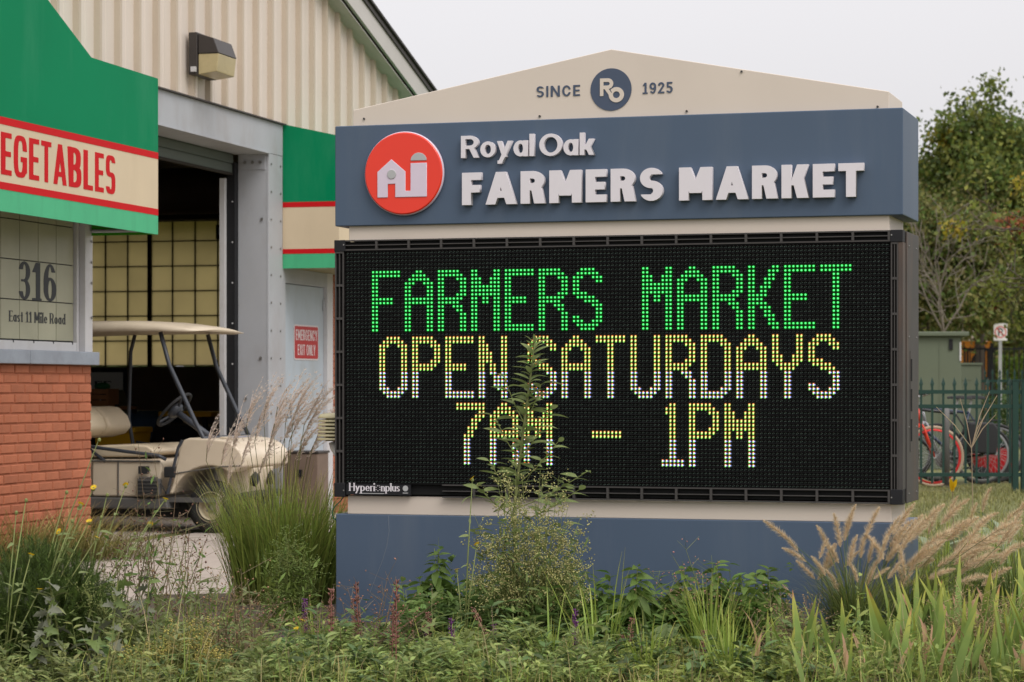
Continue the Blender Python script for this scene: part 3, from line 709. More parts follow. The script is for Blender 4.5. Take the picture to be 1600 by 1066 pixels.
M_roofg = mk('roll_door_metal', (0.10, 0.115, 0.105), 0.6, 0.08, 2)
M_gdoor = mk('pale_blue_door', (0.40, 0.45, 0.50), 0.55, 0.06, 2, dirt=(0.30, 0.30, 0.28), dirt_amt=0.6, dirt_scale=4, dirt_stretch=0.4)
M_ink = mk('dark_vinyl', (0.022, 0.024, 0.03), 0.5, 0)
BD = thing('market_building', 'cream gabled market hall with orange brick base, green awnings and open garage door', 'building', (BX, BY, 0), BA)
# ---- brick wall and its bricks
CO, BL = 0.0677, 0.213
bw = box('brick_wall', M_mort, BD, -6, 0.008, 0, -0.004, 0.28, 1.408)
bms = [MB().cbox(0.004, 0, 0.004, l-.006, 0.02, CO-.006, 0.0065).mesh('brick', M_brick) for l in (BL, BL*.5, BL*.72)]
rest = MB()
for r_ in range(21):
    z_ = r_*CO-0.013; x_ = 0.0
    first = (1 if r_ % 2 else 0) if rnd.random() < .75 else 2
    k = 0
    while x_ > -6:
        l = (BL, BL*.5, BL*.72)[first if k == 0 else 0]; j = (first if k == 0 else 0); k += 1; x_ -= l
        if x_ > -2.55: link('brick', bms[j], bw, None, (x_+rnd.uniform(-.001, .001), rnd.uniform(-.004, .001), z_))
        else: rest.cbox(x_+.004, 0, z_+.004, x_+l-.006, .02, z_+CO-.006, .005)
tag(rest.build('brick', M_brick, bw), kind='stuff')
# brick beyond the exit door (mostly behind the sign)
bw2 = box('brick_wall', M_mort, BD, 5.30, 0.012, 0, 11.2, 0.28, 2.3); rest = MB()
for r_ in range(34):
    x_ = 5.30-(.1 if r_ % 2 else 0)
    while x_ < 11:
        rest.cbox(max(x_, 5.3)+.004, 0, r_*CO+.004, x_+BL-.006, .02, (r_+1)*CO-.006, .005); x_ += BL
tag(rest.build('brick', M_brick, bw2), kind='stuff')
# ---- sill stones
for x0, x1 in ((-6, -3.0), (-2.995, wl(47, -.05)-.003), (wl(47, -.05)+.003, 0.02)):
    box('window_sill', M_sill, BD, x0, -0.055, 1.408, x1, 0.28, 1.502, bevel=0.006)
# ---- lettered window by the door
WN = box('window', M_ink, BD, -6, 0.075, 1.502, -0.13, 0.10, 2.75)
PW, PH = 0.285, 0.272
for i in range(9):
    for j in range(5):
        x1 = -0.175-i*PW; z0_ = 1.575+j*PH
        box('pane', M_pane, WN, x1-PW+.004, 0.060, z0_+.004, x1-.004, 0.0752, min(z0_+PH-.004, 2.74))
box('window_frame', M_post, WN, -6, 0.035, 1.503, -0.175, 0.10, 1.567, bevel=0.004)
box('window_frame', M_post, WN, -0.17, 0.035, 1.503, -0.132, 0.10, 2.75, bevel=0.004)
for i in range(6): box('glazing_clip', M_ink, WN, -0.25-i*.31, 0.030, 1.553, -0.245-i*.31, 0.04, 1.575)
yp = 0.0598
text('3', SERB, WN, wl(29, yp), wl(47, yp), yp, wz(60, 470, yp), 0.262, M_ink, 0.0015, 0, res=70)
text('1', SERB, WN, wl(50, yp), wl(65, yp), yp, wz(60, 470, yp), 0.262, M_ink, 0.0015, 0, res=70)
text('6', SERB, WN, wl(68, yp), wl(88, yp), yp, wz(60, 470, yp), 0.262, M_ink, 0.0015, 0, res=70)
text('East 11 Mile Road', SERB, WN, wl(14, yp), wl(102, yp), yp, wz(60, 505, yp)+.0, 0.075, M_ink, 0.0015, 0, gap=.1, res=50)
jp = box('door_jamb', M_post, BD, -0.128, -0.01, 1.50, -0.002, 0.26, 3.26, bevel=0.004)
for z_ in (1.75, 2.0, 2.15, 2.3): MB().lathe([(.011, 0), (.009, .006), (.002, .008)], (-.03, -.018, z_), 'y', 8).build('bolt', M_screw, jp)
# ---- lintel and column
lt = box('lintel', M_steel, BD, -0.6, -0.012, 3.27, 3.93, 0.26, 3.545, bevel=0.004)
box('lintel_flange', M_steel, lt, -0.6, -0.03, 3.262, 3.58, 0.30, 3.272)
box('drip_flashing', M_rust, lt, -0.6, -0.04, 3.545, 3.95, 0.02, 3.556)
colm = box('column', M_steel, BD, 3.585, -0.010, 0, 3.93, 0.012, 3.268, bevel=0.003)
box('column_web', M_steel, colm, 3.585, 0.012, 0, 3.60, 0.27, 3.262)
box('bolt_plate', M_steel, colm, 3.575, 0.02, 3.13, 3.585, 0.25, 3.262)
for y_ in (.06, .13, .2): MB().lathe([(.016, 0), (.012, .012), (.003, .016)], (3.559, y_, 3.19), 'x', 8).build('bolt', M_screw, colm)
for z_ in np.arange(0.3, 3.25, 0.24):
    for x_ in (3.64, 3.87): MB().lathe([(.010, 0), (.008, .006), (.002, .008)], (x_, -.018, float(z_)), 'y', 8).build('bolt', M_screw, colm)
for y_, z_ in ((.05, 2.7), (.2, 1.15), (.06, 1.5), (.16, .8)): MB().lathe([(.014, 0), (.012, .008), (.002, .012)], (3.573, y_, z_), 'x', 8).build('bolt', M_screw, colm)
tr_ = box('door_track', M_black, BD, 3.50, 0.27, 0, 3.60, 0.345, 3.19)
for z_ in np.arange(.4, 3.2, .35): MB().lathe([(.007, 0), (.007, .004)], (3.49+.008, .29, float(z_)), 'x', 8).build('screw', M_post, tr_)
box('weather_strip', M_post, tr_, 3.45, 0.345, 0, 3.50, 0.39, 3.05)
rd = box('roll_up_door', M_roofg, BD, 0.05, 0.30, 3.10, 3.50, 0.33, 3.6)
for i in range(2): box('door_slat', M_roofg, rd, 0.05, 0.292-.008*i, 3.10+.08*i, 3.50, 0.30, 3.17+.08*i)
box('bottom_seal', M_dark, rd, 0.05, 0.288, 3.08, 3.50, 0.335, 3.098)
# ---- gable siding, panel by panel, up to the rake
RS = 0.283
tE, zE = wl(675, -.16), wz(675, 137, -.16)
def rake(t): return zE-RS*(t-tE)          # top of the roof edge over the wall, right of the ridge
TR = 2.6
def ztop(t): return rake(t) if t > TR else rake(TR)-RS*(TR-t)
SW = box('siding_wall', M_dark, BD, -6, 0.06, 3.55, 11.2, 0.10, 3.6)
pw = 0.355; x_ = -5.6
while x_ < 11:
    z0_ = 3.557; a_, b_ = x_, x_+pw
    prof = [(a_, 0.02), (a_+.010, -.022), (a_+.052, -.022), (a_+.064, 0.02), (a_+.20, .02), (a_+.205, .016), (a_+.21, .02), (b_, .02)]
    mb = MB(); n = len(prof)
    if ztop(max(a_, b_)) > 3.7:
        vs_ = [(p[0], p[1], z0_) for p in prof]+[(p[0], p[1], ztop(p[0])-.1) for p in prof]
        mb.add(vs_, [(i, i+1, i+1+n, i+n) for i in range(n-1)])
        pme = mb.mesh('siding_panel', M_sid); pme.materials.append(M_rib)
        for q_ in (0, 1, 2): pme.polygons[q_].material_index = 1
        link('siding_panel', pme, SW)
    x_ += pw
gb = MB().prism([(-6, 3.55), (11.2, 3.55), (11.2, ztop(11.2)-.1), (TR, ztop(TR)-.1), (-6, ztop(-6)-.1)], 'y', 0.06, 0.09).build('gable_backing', M_dark, BD)
# roof slabs, rake boards, shingle edge
rf = MB().prism([(-6.6, ztop(-6.6)), (TR, ztop(TR)), (11.7, ztop(11.7)), (11.7, ztop(11.7)-.06), (TR, ztop(TR)-.06), (-6.6, ztop(-6.6)-.06)], 'y', -0.16, 14).build('roof', M_shing, BD)
for k in range(60):          # shingle butts along the rake edge
    t_ = TR+k*.15; MB().box(-.075, -.185, -.012, .075, -.14, .012).build('shingle', M_shing, rf, loc=(t_, 0, ztop(t_)+.006), rot=(0, math.atan(RS), 0)) if t_ > 4.2 and t_ < 10.5 else None
MB().prism([(TR, ztop(TR)-.06), (11.7, ztop(11.7)-.06), (11.7, ztop(11.7)-.27), (TR, ztop(TR)-.27)], 'y', -.155, -.125).build('rake_board', M_trim, rf)
MB().prism([(TR, ztop(TR)-.06), (-6.6, ztop(-6.6)-.06), (-6.6, ztop(-6.6)-.32), (TR, ztop(TR)-.32)], 'y', -.155, -.125).build('rake_board', M_trim, rf)
MB().prism([(TR, ztop(TR)-.3), (11.7, ztop(11.7)-.3), (11.7, ztop(11.7)-.31), (TR, ztop(TR)-.31)], 'y', -.125, .02).build('soffit', M_trim, rf)
MB().prism([(TR, ztop(TR)-.04), (11.7, ztop(11.7)-.04), (11.7, ztop(11.7)-.075), (TR, ztop(TR)-.075)], 'y', -.172, -.15).build('drip_edge', M_shing, rf)
# ---- near awning with the produce lettering
AW = thing('awning', None, None); AW.parent = BD
tag(AW, 'green awning fascia lettered in red on a cream stripe')
ya = -0.52
TA = wl(247, ya)
zt = wz(247, 123, ya); zr1, zr1b, zr2, zr2b, zb = (wz(247, v, ya) for v in (238.8, 249, 327, 337, 366.7))
t143, t75 = wl(143, ya), wl(75, ya); z143, z75 = wz(143, 90, ya), wz(75, 0, ya)
slope_ = (z75-z143)/(t143-t75)
MB().prism([(-6, zr1), (TA, zr1), (TA, zt), (t143, z143), (t75-1.2, z75+slope_*1.2), (-6, z75+slope_*1.2)], 'y', ya, ya+.02).build('fascia', M_agreen, AW)
box('red_stripe', M_ared, AW, -6, ya-.002, zr1b, TA, ya+.02, zr1)
crm = box('cream_stripe', M_acream, AW, -6, ya, zr2, TA, ya+.02, zr1b)
box('red_stripe', M_ared, AW, -6, ya-.002, zr2b, TA, ya+.02, zr2)
box('valance', M_aval, AW, -6, ya, zb, TA, ya+.015, zr2b)
MB().prism([(ya+.02, zb), (-.01, zb), (-.01, zt+.12), (ya+.02, zt)], 'x', TA-.015, TA).build('end_panel', mk('bright_green_cloth', (0.06, 0.34, 0.01), 0.6, 0.05, 3, transl=0.4), AW)
MB().prism([(ya+.02, zt), (-.01, zt+.12), (-.01, zt+.1), (ya+.02, zt-.02)], 'x', -6, TA-.016).build('awning_top', M_agreen, AW)
MB().tube([(TA-.03, ya+.05, zb+.03), (TA-.03, -.02, zb+.03)], .012, 8).build('frame_tube', M_steel, AW)
MB().tube([(-6, ya+.03, zb+.012), (TA-.02, ya+.03, zb+.012)], .010, 8).build('frame_tube', M_steel, AW)
letters = 'VEGETABLES'; ct = (-36, 0, 20, 44, 63, 82, 106, 129, 147, 164, 182)
for i, ch in enumerate(letters):
    u0, u1 = ct[i]+1.2, ct[i+1]-2.0
    zc = (zr2+zr1b)/2; hh = (zr1b-zr2)*.74
    text(ch, COND, crm, wl(u0, ya), wl(u1, ya), ya-.0004, zc-hh/2, hh, M_ared, 0.0015, 0, res=60)
# ---- far awning: we look at its end
AW2 = thing('awning', None, None); AW2.parent = BD
tag(AW2, 'green awning end with red and cream stripes above the exit door')
x0 = 3.96; zs = [wz(445, v) for v in (195, 317, 325, 390, 397.5, 420)]
MB().prism([(-.52, zs[1]), (0, zs[1]), (0, zs[0]), (-.52, zs[0]-.115)], 'x', x0, x0+.02).build('end_panel', M_agreen, AW2)
for i, (m_, nm, o_) in enumerate(((M_ared, 'red_stripe', .002), (M_acream, 'cream_stripe', 0), (M_ared, 'red_stripe', .002), (M_aval, 'valance', 0))):
    box(nm, m_, AW2, x0-o_, -.52, zs[i+2], x0+.02, 0, zs[i+1])
MB().prism([(-.52, zs[0]-.115), (0, zs[0]), (0, zs[0]-.02), (-.52, zs[0]-.135)], 'x', x0+.021, 10.8).build('awning_top', M_agreen, AW2)
box('fascia', M_agreen, AW2, x0+.021, -.52, zs[1], 10.8, -.505, zs[0]-.136)
box('fascia_stripe', M_acream, AW2, x0+.021, -.52, zs[5], 10.8, -.505, zs[1])
# wall over and round the exit door
box('upper_wall', M_sid, BD, 3.931, 0.012, 2.3, 11.2, 0.06, 3.55)
box('door_casing', M_steel, BD, 3.931, 0.0, 0, 4.03, 0.09, 2.3)
box('door_casing', M_post, BD, 5.14, 0.0, 0, 5.30, 0.09, 2.3)
box('door_head', M_steel, BD, 4.03, 0.0, 2.17, 5.14, 0.09, 2.3)
dr = box('exit_door', M_gdoor, BD, 4.035, 0.035, 0.0, 5.135, 0.08, 2.165, bevel=0.004)
for z_ in (0.35, 1.15, 1.95): box('hinge', M_steel, dr, 5.10, 0.02, z_, 5.135, 0.036, z_+.11)
box('kick_strip', M_steel, dr, 4.05, 0.031, 0.02, 5.12, 0.036, 0.22)
MB().tube([(4.12, .03, .98), (4.12, -.02, .98), (4.12, -.02, 1.12), (4.12, .03, 1.12)], .011, 8).build('handle', M_screw, dr)
# ---- interior: floor, side wall of glowing panes, back and end walls
box('floor_slab', M_conc, BD, -6, 0.28, 0.0, 11.2, 14, 0.082)
rw = box('rear_wall', M_intw, BD, 11.2, 0.1, 0, 11.4, 14, 1.50)
IP = 0.292; IH = 0.300
for i in range(28):
    y0_ = 0.6+i*IP
    for j in range(7):
        box('pane', M_glow, rw, 11.24, y0_+.005, 1.51+j*IH+.004, 11.25, y0_+IP-.005, 1.51+(j+1)*IH-.004)
for i in range(29):
    w_ = .022 if i % 4 == 1 else .006
    box('mullion', M_dark, rw, 11.20 if w_ > .02 else 11.225, 0.6+i*IP-w_, 1.50, 11.262, 0.6+i*IP+w_, 3.62)
for j in range(8): box('glazing_bar', M_dark, rw, 11.228, .6, 1.51+j*IH-.005, 11.26, 8.78, 1.51+j*IH+.005)
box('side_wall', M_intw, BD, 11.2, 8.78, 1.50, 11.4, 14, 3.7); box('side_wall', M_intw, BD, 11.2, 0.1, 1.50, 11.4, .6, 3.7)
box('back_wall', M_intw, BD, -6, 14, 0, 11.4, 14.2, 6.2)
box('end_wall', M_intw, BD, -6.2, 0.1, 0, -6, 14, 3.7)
box('ceiling_beam', M_dark, BD, 8.2, 0.4, 3.05, 8.55, 13, 3.55)
MB().tube([(7.4, .5, 3.28), (7.4, 13, 3.28)], .24, 16).build('duct', mk('brown_duct', (0.07, 0.045, 0.035), 0.6, 0.2, 3), BD, smooth=True)
box('conduit_box', M_black, BD, 11.12, 3.33, 3.02, 11.2, 3.50, 3.19)
lf = thing('ceiling_lamp', 'yellowish strip lamp under the hall ceiling inside the doorway', 'lamp'); lf.matrix_world = Matrix.Translation((BX, BY, 0)) @ Matrix.Rotation(BA, 4, 'Z')
box('lamp_housing', mk('lamp_cream', (0.6, 0.5, 0.25), 0.5, 0.05, 3), lf, 2.6, 1.0, 3.42, 3.9, 1.55, 3.5); box('lamp_tube', emit('lamp_glow', (1, .85, .45), 2.0), lf, 2.65, 1.2, 3.40, 3.85, 1.3, 3.42)

# ---- wall lamp on the siding
tL = wl(296); zL0, zL1 = wz(296, 118), wz(296, 52)
M_bronze = mk('bronze_housing', (0.045, 0.038, 0.035), 0.45, 0.1, 5)
WL = thing('wall_light', 'dark bronze wall lamp with cream lens above the garage door', 'lamp'); WL.matrix_world = Matrix.Translation((BX, BY, 0)) @ Matrix.Rotation(BA, 4, 'Z')
lw_ = 0.36
box('back_box', M_bronze, WL, tL-.05, -.085, zL0, tL+lw_, -.012, zL1, bevel=.006)
MB().prism([(-.09, zL1-.01), (-.22, zL1-.05), (-.265, zL1-.17), (-.09, zL1-.17)], 'x', tL-.04, tL+lw_-.01).build('hood', M_bronze, WL, bevel=.006)
MB().prism([(-.09, zL1-.172), (-.262, zL1-.172), (-.245, zL0+.02), (-.09, zL0+.0)], 'x', tL-.035, tL+lw_-.015).build('lens', mk('aged_lens', (0.46, 0.38, 0.21), 0.3, 0.1, 4, dirt=(.25, .2, .1), dirt_amt=.5, dirt_scale=8), WL, bevel=.006)
box('conduit', M_sid, WL, tL+.06, -.03, 3.557, tL+.10, -.012, zL0)
box('mount_knob', M_post, WL, tL-.075, -.08, zL0+.02, tL-.05, -.04, zL0+.06)
# ---- exit notice on the door
M_nred = mk('notice_red', (0.42, 0.025, 0.03), 0.4, 0.04, 3); M_nwh = mk('notice_white', (0.62, 0.56, 0.56), 0.45, 0.03, 3)
EX = thing('exit_notice', 'red notice with white lettering on the pale blue exit door', 'sign'); EX.matrix_world = Matrix.Translation((BX, BY, 0)) @ Matrix.Rotation(BA, 4, 'Z')
e0, e1, ez0, ez1 = wl(459.5, .03), wl(497.5, .03), wz(478, 563, .03), wz(478, 508, .03)
def rr(X, Y, x0, y0, x1, y1, r): 
    qx = np.maximum(np.abs(X-(x0+x1)/2)-(x1-x0)/2+r, 0); qy = np.maximum(np.abs(Y-(y0+y1)/2)-(y1-y0)/2+r, 0); return np.hypot(qx, qy)-r
link('plate', field_mesh('plate', lambda X, Y: rr(X, Y, 0, 0, e1-e0, ez1-ez0, .03), -.02, e1-e0+.02, -.02, ez1-ez0+.02, 120, .004, 0, M_nwh), EX, None, (e0, .034, ez0), (R(90), 0, 0))
link('plate_face', field_mesh('plate_face', lambda X, Y: rr(X, Y, .014, .014, e1-e0-.014, ez1-ez0-.014, .022), -.02, e1-e0+.02, -.02, ez1-ez0+.02, 120, .002, 0, M_nred), EX, None, (e0, .0298, ez0), (R(90), 0, 0))
eh = ez1-ez0
text('EMERGENCY', SIGNC, EX, e0+.04, e1-.04, .0276, ez0+eh*.56, eh*.30, M_nwh, .001, 0, gap=.12, res=50)
text('EXIT ONLY', SIGNC, EX, e0+.09, e1-.09, .0276, ez0+eh*.14, eh*.30, M_nwh, .001, 0, gap=.12, space=.3, res=50)
# ---- things standing inside the doorway
T_B = Matrix.Translation((BX, BY, 0)) @ Matrix.Rotation(BA, 4, 'Z')
def inb(u, t, z=0.082):            # point on the hall floor seen at column u, distance t along the hall
    k = (u-800)/FPX; y = (k*(BY+sa*t)-(BX+ca*t))/(-sa-k*ca); return T_B @ Vector((t, y, z))
BDR = BA-math.pi/2
pb = thing('notice_board', 'white board with black serif letters leaning in the dark hall', 'board', inb(168, 6.9), BDR)
box('board_panel', mk('board_white', (0.5, 0.5, 0.48), 0.6, 0.03, 3), pb, -.3, 0, 0.55, .17, .03, 1.32); box('board_frame', M_black, pb, -.34, .005, .5, .21, .028, 1.36)
text('EE', SER, pb, -.14, .04, -.0005, 1.10, .13, M_ink, .001, 0, res=40); text('NG', SER, pb, -.1, .14, -.0005, .74, .13, M_ink, .001, 0, res=40)
for x_ in (-.28, .15): box('board_leg', M_black, pb, x_-.015, .0, 0, x_+.015, .03, .55)
M_yel = mk('yellow_plastic', (0.55, 0.30, 0.01), 0.5, 0.06, 4); M_wood = mk('raw_wood', (0.30, 0.13, 0.05), 0.7, 0.15, 6)
yb_ = thing('yellow_bin', 'yellow plastic bin standing behind the cart seat', 'bin', inb(192, 5.2), BDR)
MB().loft([[(-.16, -.16, 0.02), (.16, -.16, .02), (.16, .16, .02), (-.16, .16, .02)], [(-.2, -.2, .78), (.2, -.2, .78), (.2, .2, .78), (-.2, .2, .78)]]).build('bin_body', M_yel, yb_)
box('bin_rim', M_yel, yb_, -.215, -.215, .74, .215, .215, .79, bevel=.01)
sr = thing('storage_rack', 'dark metal rack holding a wooden crate in the hall', 'rack', inb(160, 5.9), BDR)
for x_ in (-.25, .25):
    for y_ in (-.2, .2): box('upright', M_black, sr, x_-.02, y_-.02, 0, x_+.02, y_+.02, 1.0)
for z_ in (.3, .95): box('shelf', M_wood, sr, -.27, -.22, z_, .27, .22, z_+.03)
wc = thing('wooden_crate', 'small slatted wooden crate with green rope on the dark rack', 'crate', inb(160, 5.9, 1.064), BDR)
for i in range(3): box('slat', M_wood, wc, -.10, -.13, .01+i*.055, .12, -.115, .055+i*.055); 
for x_ in (-.10, .10): box('corner_post', M_wood, wc, x_-.01, -.115, 0, x_+.02, .12, .17)
box('crate_floor', M_wood, wc, -.09, -.115, 0, .10, .12, .012)
MB().lathe([(.02, .165), (.07, .17), (.08, .2), (.05, .225), (.01, .23)], (0, 0, 0), 'z', 14).build('rope_coil', mk('green_rope', (0.01, 0.10, 0.03), .7, .1, 9), wc, smooth=True)
# dark ride-on mower shape
mw = thing('ride_on_mower', 'dark ride-on mower with yellow trim parked deep in the hall', 'mower', inb(262, 6.2), BDR)
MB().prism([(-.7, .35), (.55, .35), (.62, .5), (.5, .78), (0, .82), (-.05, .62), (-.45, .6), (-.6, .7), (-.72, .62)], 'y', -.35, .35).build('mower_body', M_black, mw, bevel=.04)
for x_ in (-.45, .4): 
    for y_ in (-.42, .42): MB().lathe([(.1, -.08), (.24, -.07), (.26, 0), (.24, .07), (.1, .08)], (x_, y_, .28), 'y', 20).build('wheel', M_black, mw, smooth=True)
box('mower_deck', M_yel, mw, -.3, -.5, .2, .35, .5, .32, bevel=.03); box('trim_panel', M_yel, mw, .05, -.36, .88, .6, .36, .93, bevel=.01)
MB().prism([(-.55, .7), (-.25, .7), (-.28, .78), (-.48, .8), (-.56, 1.15), (-.63, 1.12)], 'y', -.25, .25).build('mower_seat', M_black, mw, bevel=.03)
for x_ in (0.1, .5): box('trim_post', M_black, mw, x_, -.33, .7, x_+.04, -.29, .9)
tp = thing('tarp_covered_stack', 'dark blue tarp draped over a low stack behind the cart', 'stack', inb(214, 6.3), BDR)
rg = []
for z_, s_ in ((0, .62), (.3, .6), (.65, .55), (.85, .42), (.92, .2)): rg.append([(s_*math.cos(a_)*(1+.08*math.sin(5*a_+z_*7)), .8*s_*math.sin(a_)*(1+.08*math.cos(4*a_)), z_+.02*math.sin(3*a_)) for a_ in np.linspace(0, 2*math.pi, 22)[:-1]])
MB().loft(rg).build('tarp', mk('blue_tarp', (0.03, 0.06, 0.11), .5, .15, 4), tp, smooth=True)
# brown utility box beside the jamb
ub = thing('utility_box', 'brown metal utility box standing by the exit door', 'box', tuple(T_B @ Vector((3.72, -.30, 0.08))), BDR)
box('housing', mk('brown_box', (0.17, 0.12, 0.09), .7, .15, 3, dirt=(.1, .07, .05), dirt_amt=.5, dirt_scale=5), ub, -.16, -.14, .0, .16, .14, .60, bevel=.008)
box('lid', M_bronze, ub, -.17, -.15, .60, .17, .15, .62, bevel=.006); box('latch', M_black, ub, -.02, -.152, .40, .02, -.14, .46)
# ------------------------------------------------------------------ golf cart nosing out of the door (x forward, y to its far side)
M_cart = mk('cart_beige', (0.64, 0.54, 0.41), 0.38, 0.04, 2, spec=0.5, dirt=(0.35, 0.26, 0.17), dirt_amt=0.3, dirt_scale=3)
M_vinyl = mk('seat_vinyl', (0.60, 0.50, 0.36), 0.45, 0.05, 4, bump=0.06, bs=60)
M_rub = mk('rubber', (0.02, 0.02, 0.021), 0.75, 0.1, 8)
M_tubeg = mk('dark_grey_tube', (0.045, 0.05, 0.062), 0.4, 0.05, 4)
M_plast = mk('grey_plastic', (0.10, 0.095, 0.09), 0.6, 0.1, 5)
M_rim = mk('rim_cream', (0.52, 0.44, 0.29), 0.45, 0.08, 6, dirt=(.25, .18, .1), dirt_amt=.5, dirt_scale=9)
gp = at(321, 19.6)
GC = thing('golf_cart', 'beige golf cart with canopy roof coming out of the garage door', 'golf cart', (gp.x, gp.y, 0.084), R(-15)); GC.scale = (.945, .945, .945)
def arc_pts(cx_, cz_, r_, a0, a1, n): return [(cx_+r_*math.cos(R(a)), cz_+r_*math.sin(R(a))) for a in np.linspace(a0, a1, n)]
cw_ = 1.12
prof = [(-.335, .33), (-.30, .42), (-.235, .72), (-.205, .785), (-.15, .805), (.02, .80), (.17, .785), (.26, .745), (.315, .69), (.335, .64), (.33, .565), (.28, .545)]+arc_pts(0.03, .225, .345, 56, 162, 12)
cowl = MB().prism(prof, 'y', 0.0, cw_).build('front_cowl', M_cart, GC, bevel=.028, seg=3)
MB().prism([(.05, .80), (.16, .786), (.24, .752), (.235, .762), (.16, .80), (.05, .812)], 'y', .20, .92).build('hood_panel', M_cart, cowl, bevel=.006)
MB().tube([(-.30, -.004, .50), (.0, -.008, .545), (.15, -.004, .565), (.32, 0, .575)], .006, 6).build('cowl_seam', M_plast, cowl)
MB().tube([(-.345, .0, .33), (-.245, -.004, .72), (-.21, .0, .785)], .014, 8).build('edge_trim', M_tubeg, cowl)
MB().loft([[(.05, .26, .55), (.05, .84, .55), (.32, .80, .55), (.32, .30, .55)], [(.07, .30, .30), (.07, .80, .30), (.25, .78, .30), (.25, .32, .30)]]).build('lower_nose', M_cart, GC, bevel=.02)
MB().lathe([(.01, 0), (.06, .005), (.065, .03), (.05, .045)], (.28, .36, .45), 'x', 16).build('headlight', M_rub, GC, smooth=True)
MB().lathe([(.01, 0), (.06, .005), (.065, .03), (.05, .045)], (.28, .74, .45), 'x', 16).build('headlight', M_rub, GC, smooth=True)
MB().tube([(.22, .05, .30), (.29, .14, .31), (.33, .3, .32), (.33, .82, .32), (.29, .98, .31)], .035, 10).build('front_bumper', M_rub, GC, smooth=True)
# round faint hood badge
dl = MB(); 
for i in range(7):
    x_ = .20+.0*i; y_ = .28+i*.07; dl.add([(.10, y_, .8065), (.16, y_, .8005), (.16, y_+.05, .8005), (.10, y_+.05, .8065)], [(0, 1, 2, 3)])
dl.build('hood_decal', mk('blue_decal', (0.22, 0.25, 0.40), .5, .4, 14), GC, loc=(0, 0, .0035))
# wheels
def wheel(name, x_, y_, r_=.222, w_=.17):
    ty = MB().lathe([(.11, -w_/2), (.155, -w_/2-.004), (.19, -w_/2+.004), (r_-.006, -w_/2+.03), (r_, -w_*.2), (r_, w_*.2), (r_-.006, w_/2-.03), (.19, w_/2), (.11, w_/2)], (x_, y_, r_), 'y', 36, False).build(name, M_rub, GC, smooth=True)
    MB().lathe([(.02, -.03), (.055, -.035), (.075, -.055), (.10, -.03), (.118, -.075), (.128, -.09), (.132, -.085), (.132, .05), (.02, .05)], (x_, y_, r_), 'y', 30).build('rim', M_rim, ty, smooth=True)
    MB().lathe([(.001, -.075), (.025, -.073), (.033, -.06), (.035, -.03)], (x_, y_, r_), 'y', 16).build('hub', M_screw, ty, smooth=True)
    for k in range(5):
        a_ = k*2*math.pi/5; MB().lathe([(.001, -.052), (.009, -.05), (.009, -.03)], (x_+.058*math.cos(a_), y_, r_+.058*math.sin(a_)), 'y', 6).build('lug_nut', M_screw, ty)
for x_ in (0.03, -1.62):
    for y_ in (.13, .99): wheel('wheel', x_, y_)
# body tub, floor, side
MB().prism([(-1.9, .30), (-1.02, .30), (-1.02, .615), (-1.95, .63)], 'y', .05, 1.07).build('rear_body', M_cart, GC, bevel=.02)
MB().prism([(-1.05, .30), (-.44, .30), (-.40, .56), (-.42, .62), (-1.05, .62)], 'y', .02, 1.10).build('seat_pod', M_cart, GC, bevel=.02)
MB().tube([(-1.06, .012, .605), (-.42, .012, .605)], .008, 6).build('pod_seam', M_plast, GC)
MB().tube([(-.80, .014, .31), (-.80, .014, .60)], .006, 6).build('panel_joint', M_plast, GC)
MB().prism([(-1.34, .20), (-.33, .20), (-.35, .29), (-1.34, .30)], 'y', -.02, 1.14).build('rocker_panel', M_plast, GC, bevel=.015)
box('floor_pan', M_plast, GC, -.45, .03, .26, .1, 1.09, .30)
box('chassis', M_rub, GC, -1.8, .25, .12, .3, .87, .26)
# seat
MB().prism([(-1.3, .63), (-.60, .64), (-.50, .665), (-.50, .70), (-.56, .735), (-.69, .745), (-1.3, .72)], 'y', .06, 1.06).build('seat_cushion', M_vinyl, GC, bevel=.03, seg=3)
sbk = MB().prism([(x-.33, z) for x, z in ((-1.10, .78), (-.98, .79), (-.86, .82), (-.80, .88), (-.84, .98), (-.92, 1.05), (-1.02, 1.07), (-1.12, 1.02))], 'y', .05, .54).build('seat_back', M_vinyl, GC, bevel=.035, seg=3)
o2 = sbk.copy(); COL.objects.link(o2); o2.location.y = .53
MB().tube([(-1.12, .0, .74), (-1.0, -.005, .72), (-.7, -.01, .685), (-.42, -.012, .655), (-.36, .01, .62)], .015, 8).build('hip_rail', M_tubeg, GC, smooth=True)
MB().tube([(-1.12, 1.12, .74), (-1.0, 1.12, .72), (-.42, 1.13, .655), (-.36, 1.11, .62)], .015, 8).build('hip_rail', M_tubeg, GC, smooth=True)
MB().tube([(-1.12, .02, .74), (-.92, .02, .60)], .014, 8).build('rail_strut', M_tubeg, GC)
# charger unit on the side
cg = MB().box(-.60, -.05, .32, -.40, .02, .46).build('charger_unit', M_plast, GC, bevel=.006)
box('charger_handle', M_rub, cg, -.585, -.06, .50, -.50, -.02, .565); box('charger_top', M_screw, cg, -.58, -.052, .462, -.43, .0, .475)
for k in range(4): box('charger_fin', M_rub, cg, -.59, -.056, .335+k*.03, -.41, -.049, .35+k*.03)
MB().tube([(-.42, -.03, .44), (-.38, -.03, .40), (-.36, -.02, .36), (-.36, 0, .33)], .006, 6).build('charger_lead', M_rub, cg)
box('cup_box', M_rub, GC, -.37, -.02, .47, -.27, .10, .56, bevel=.01)
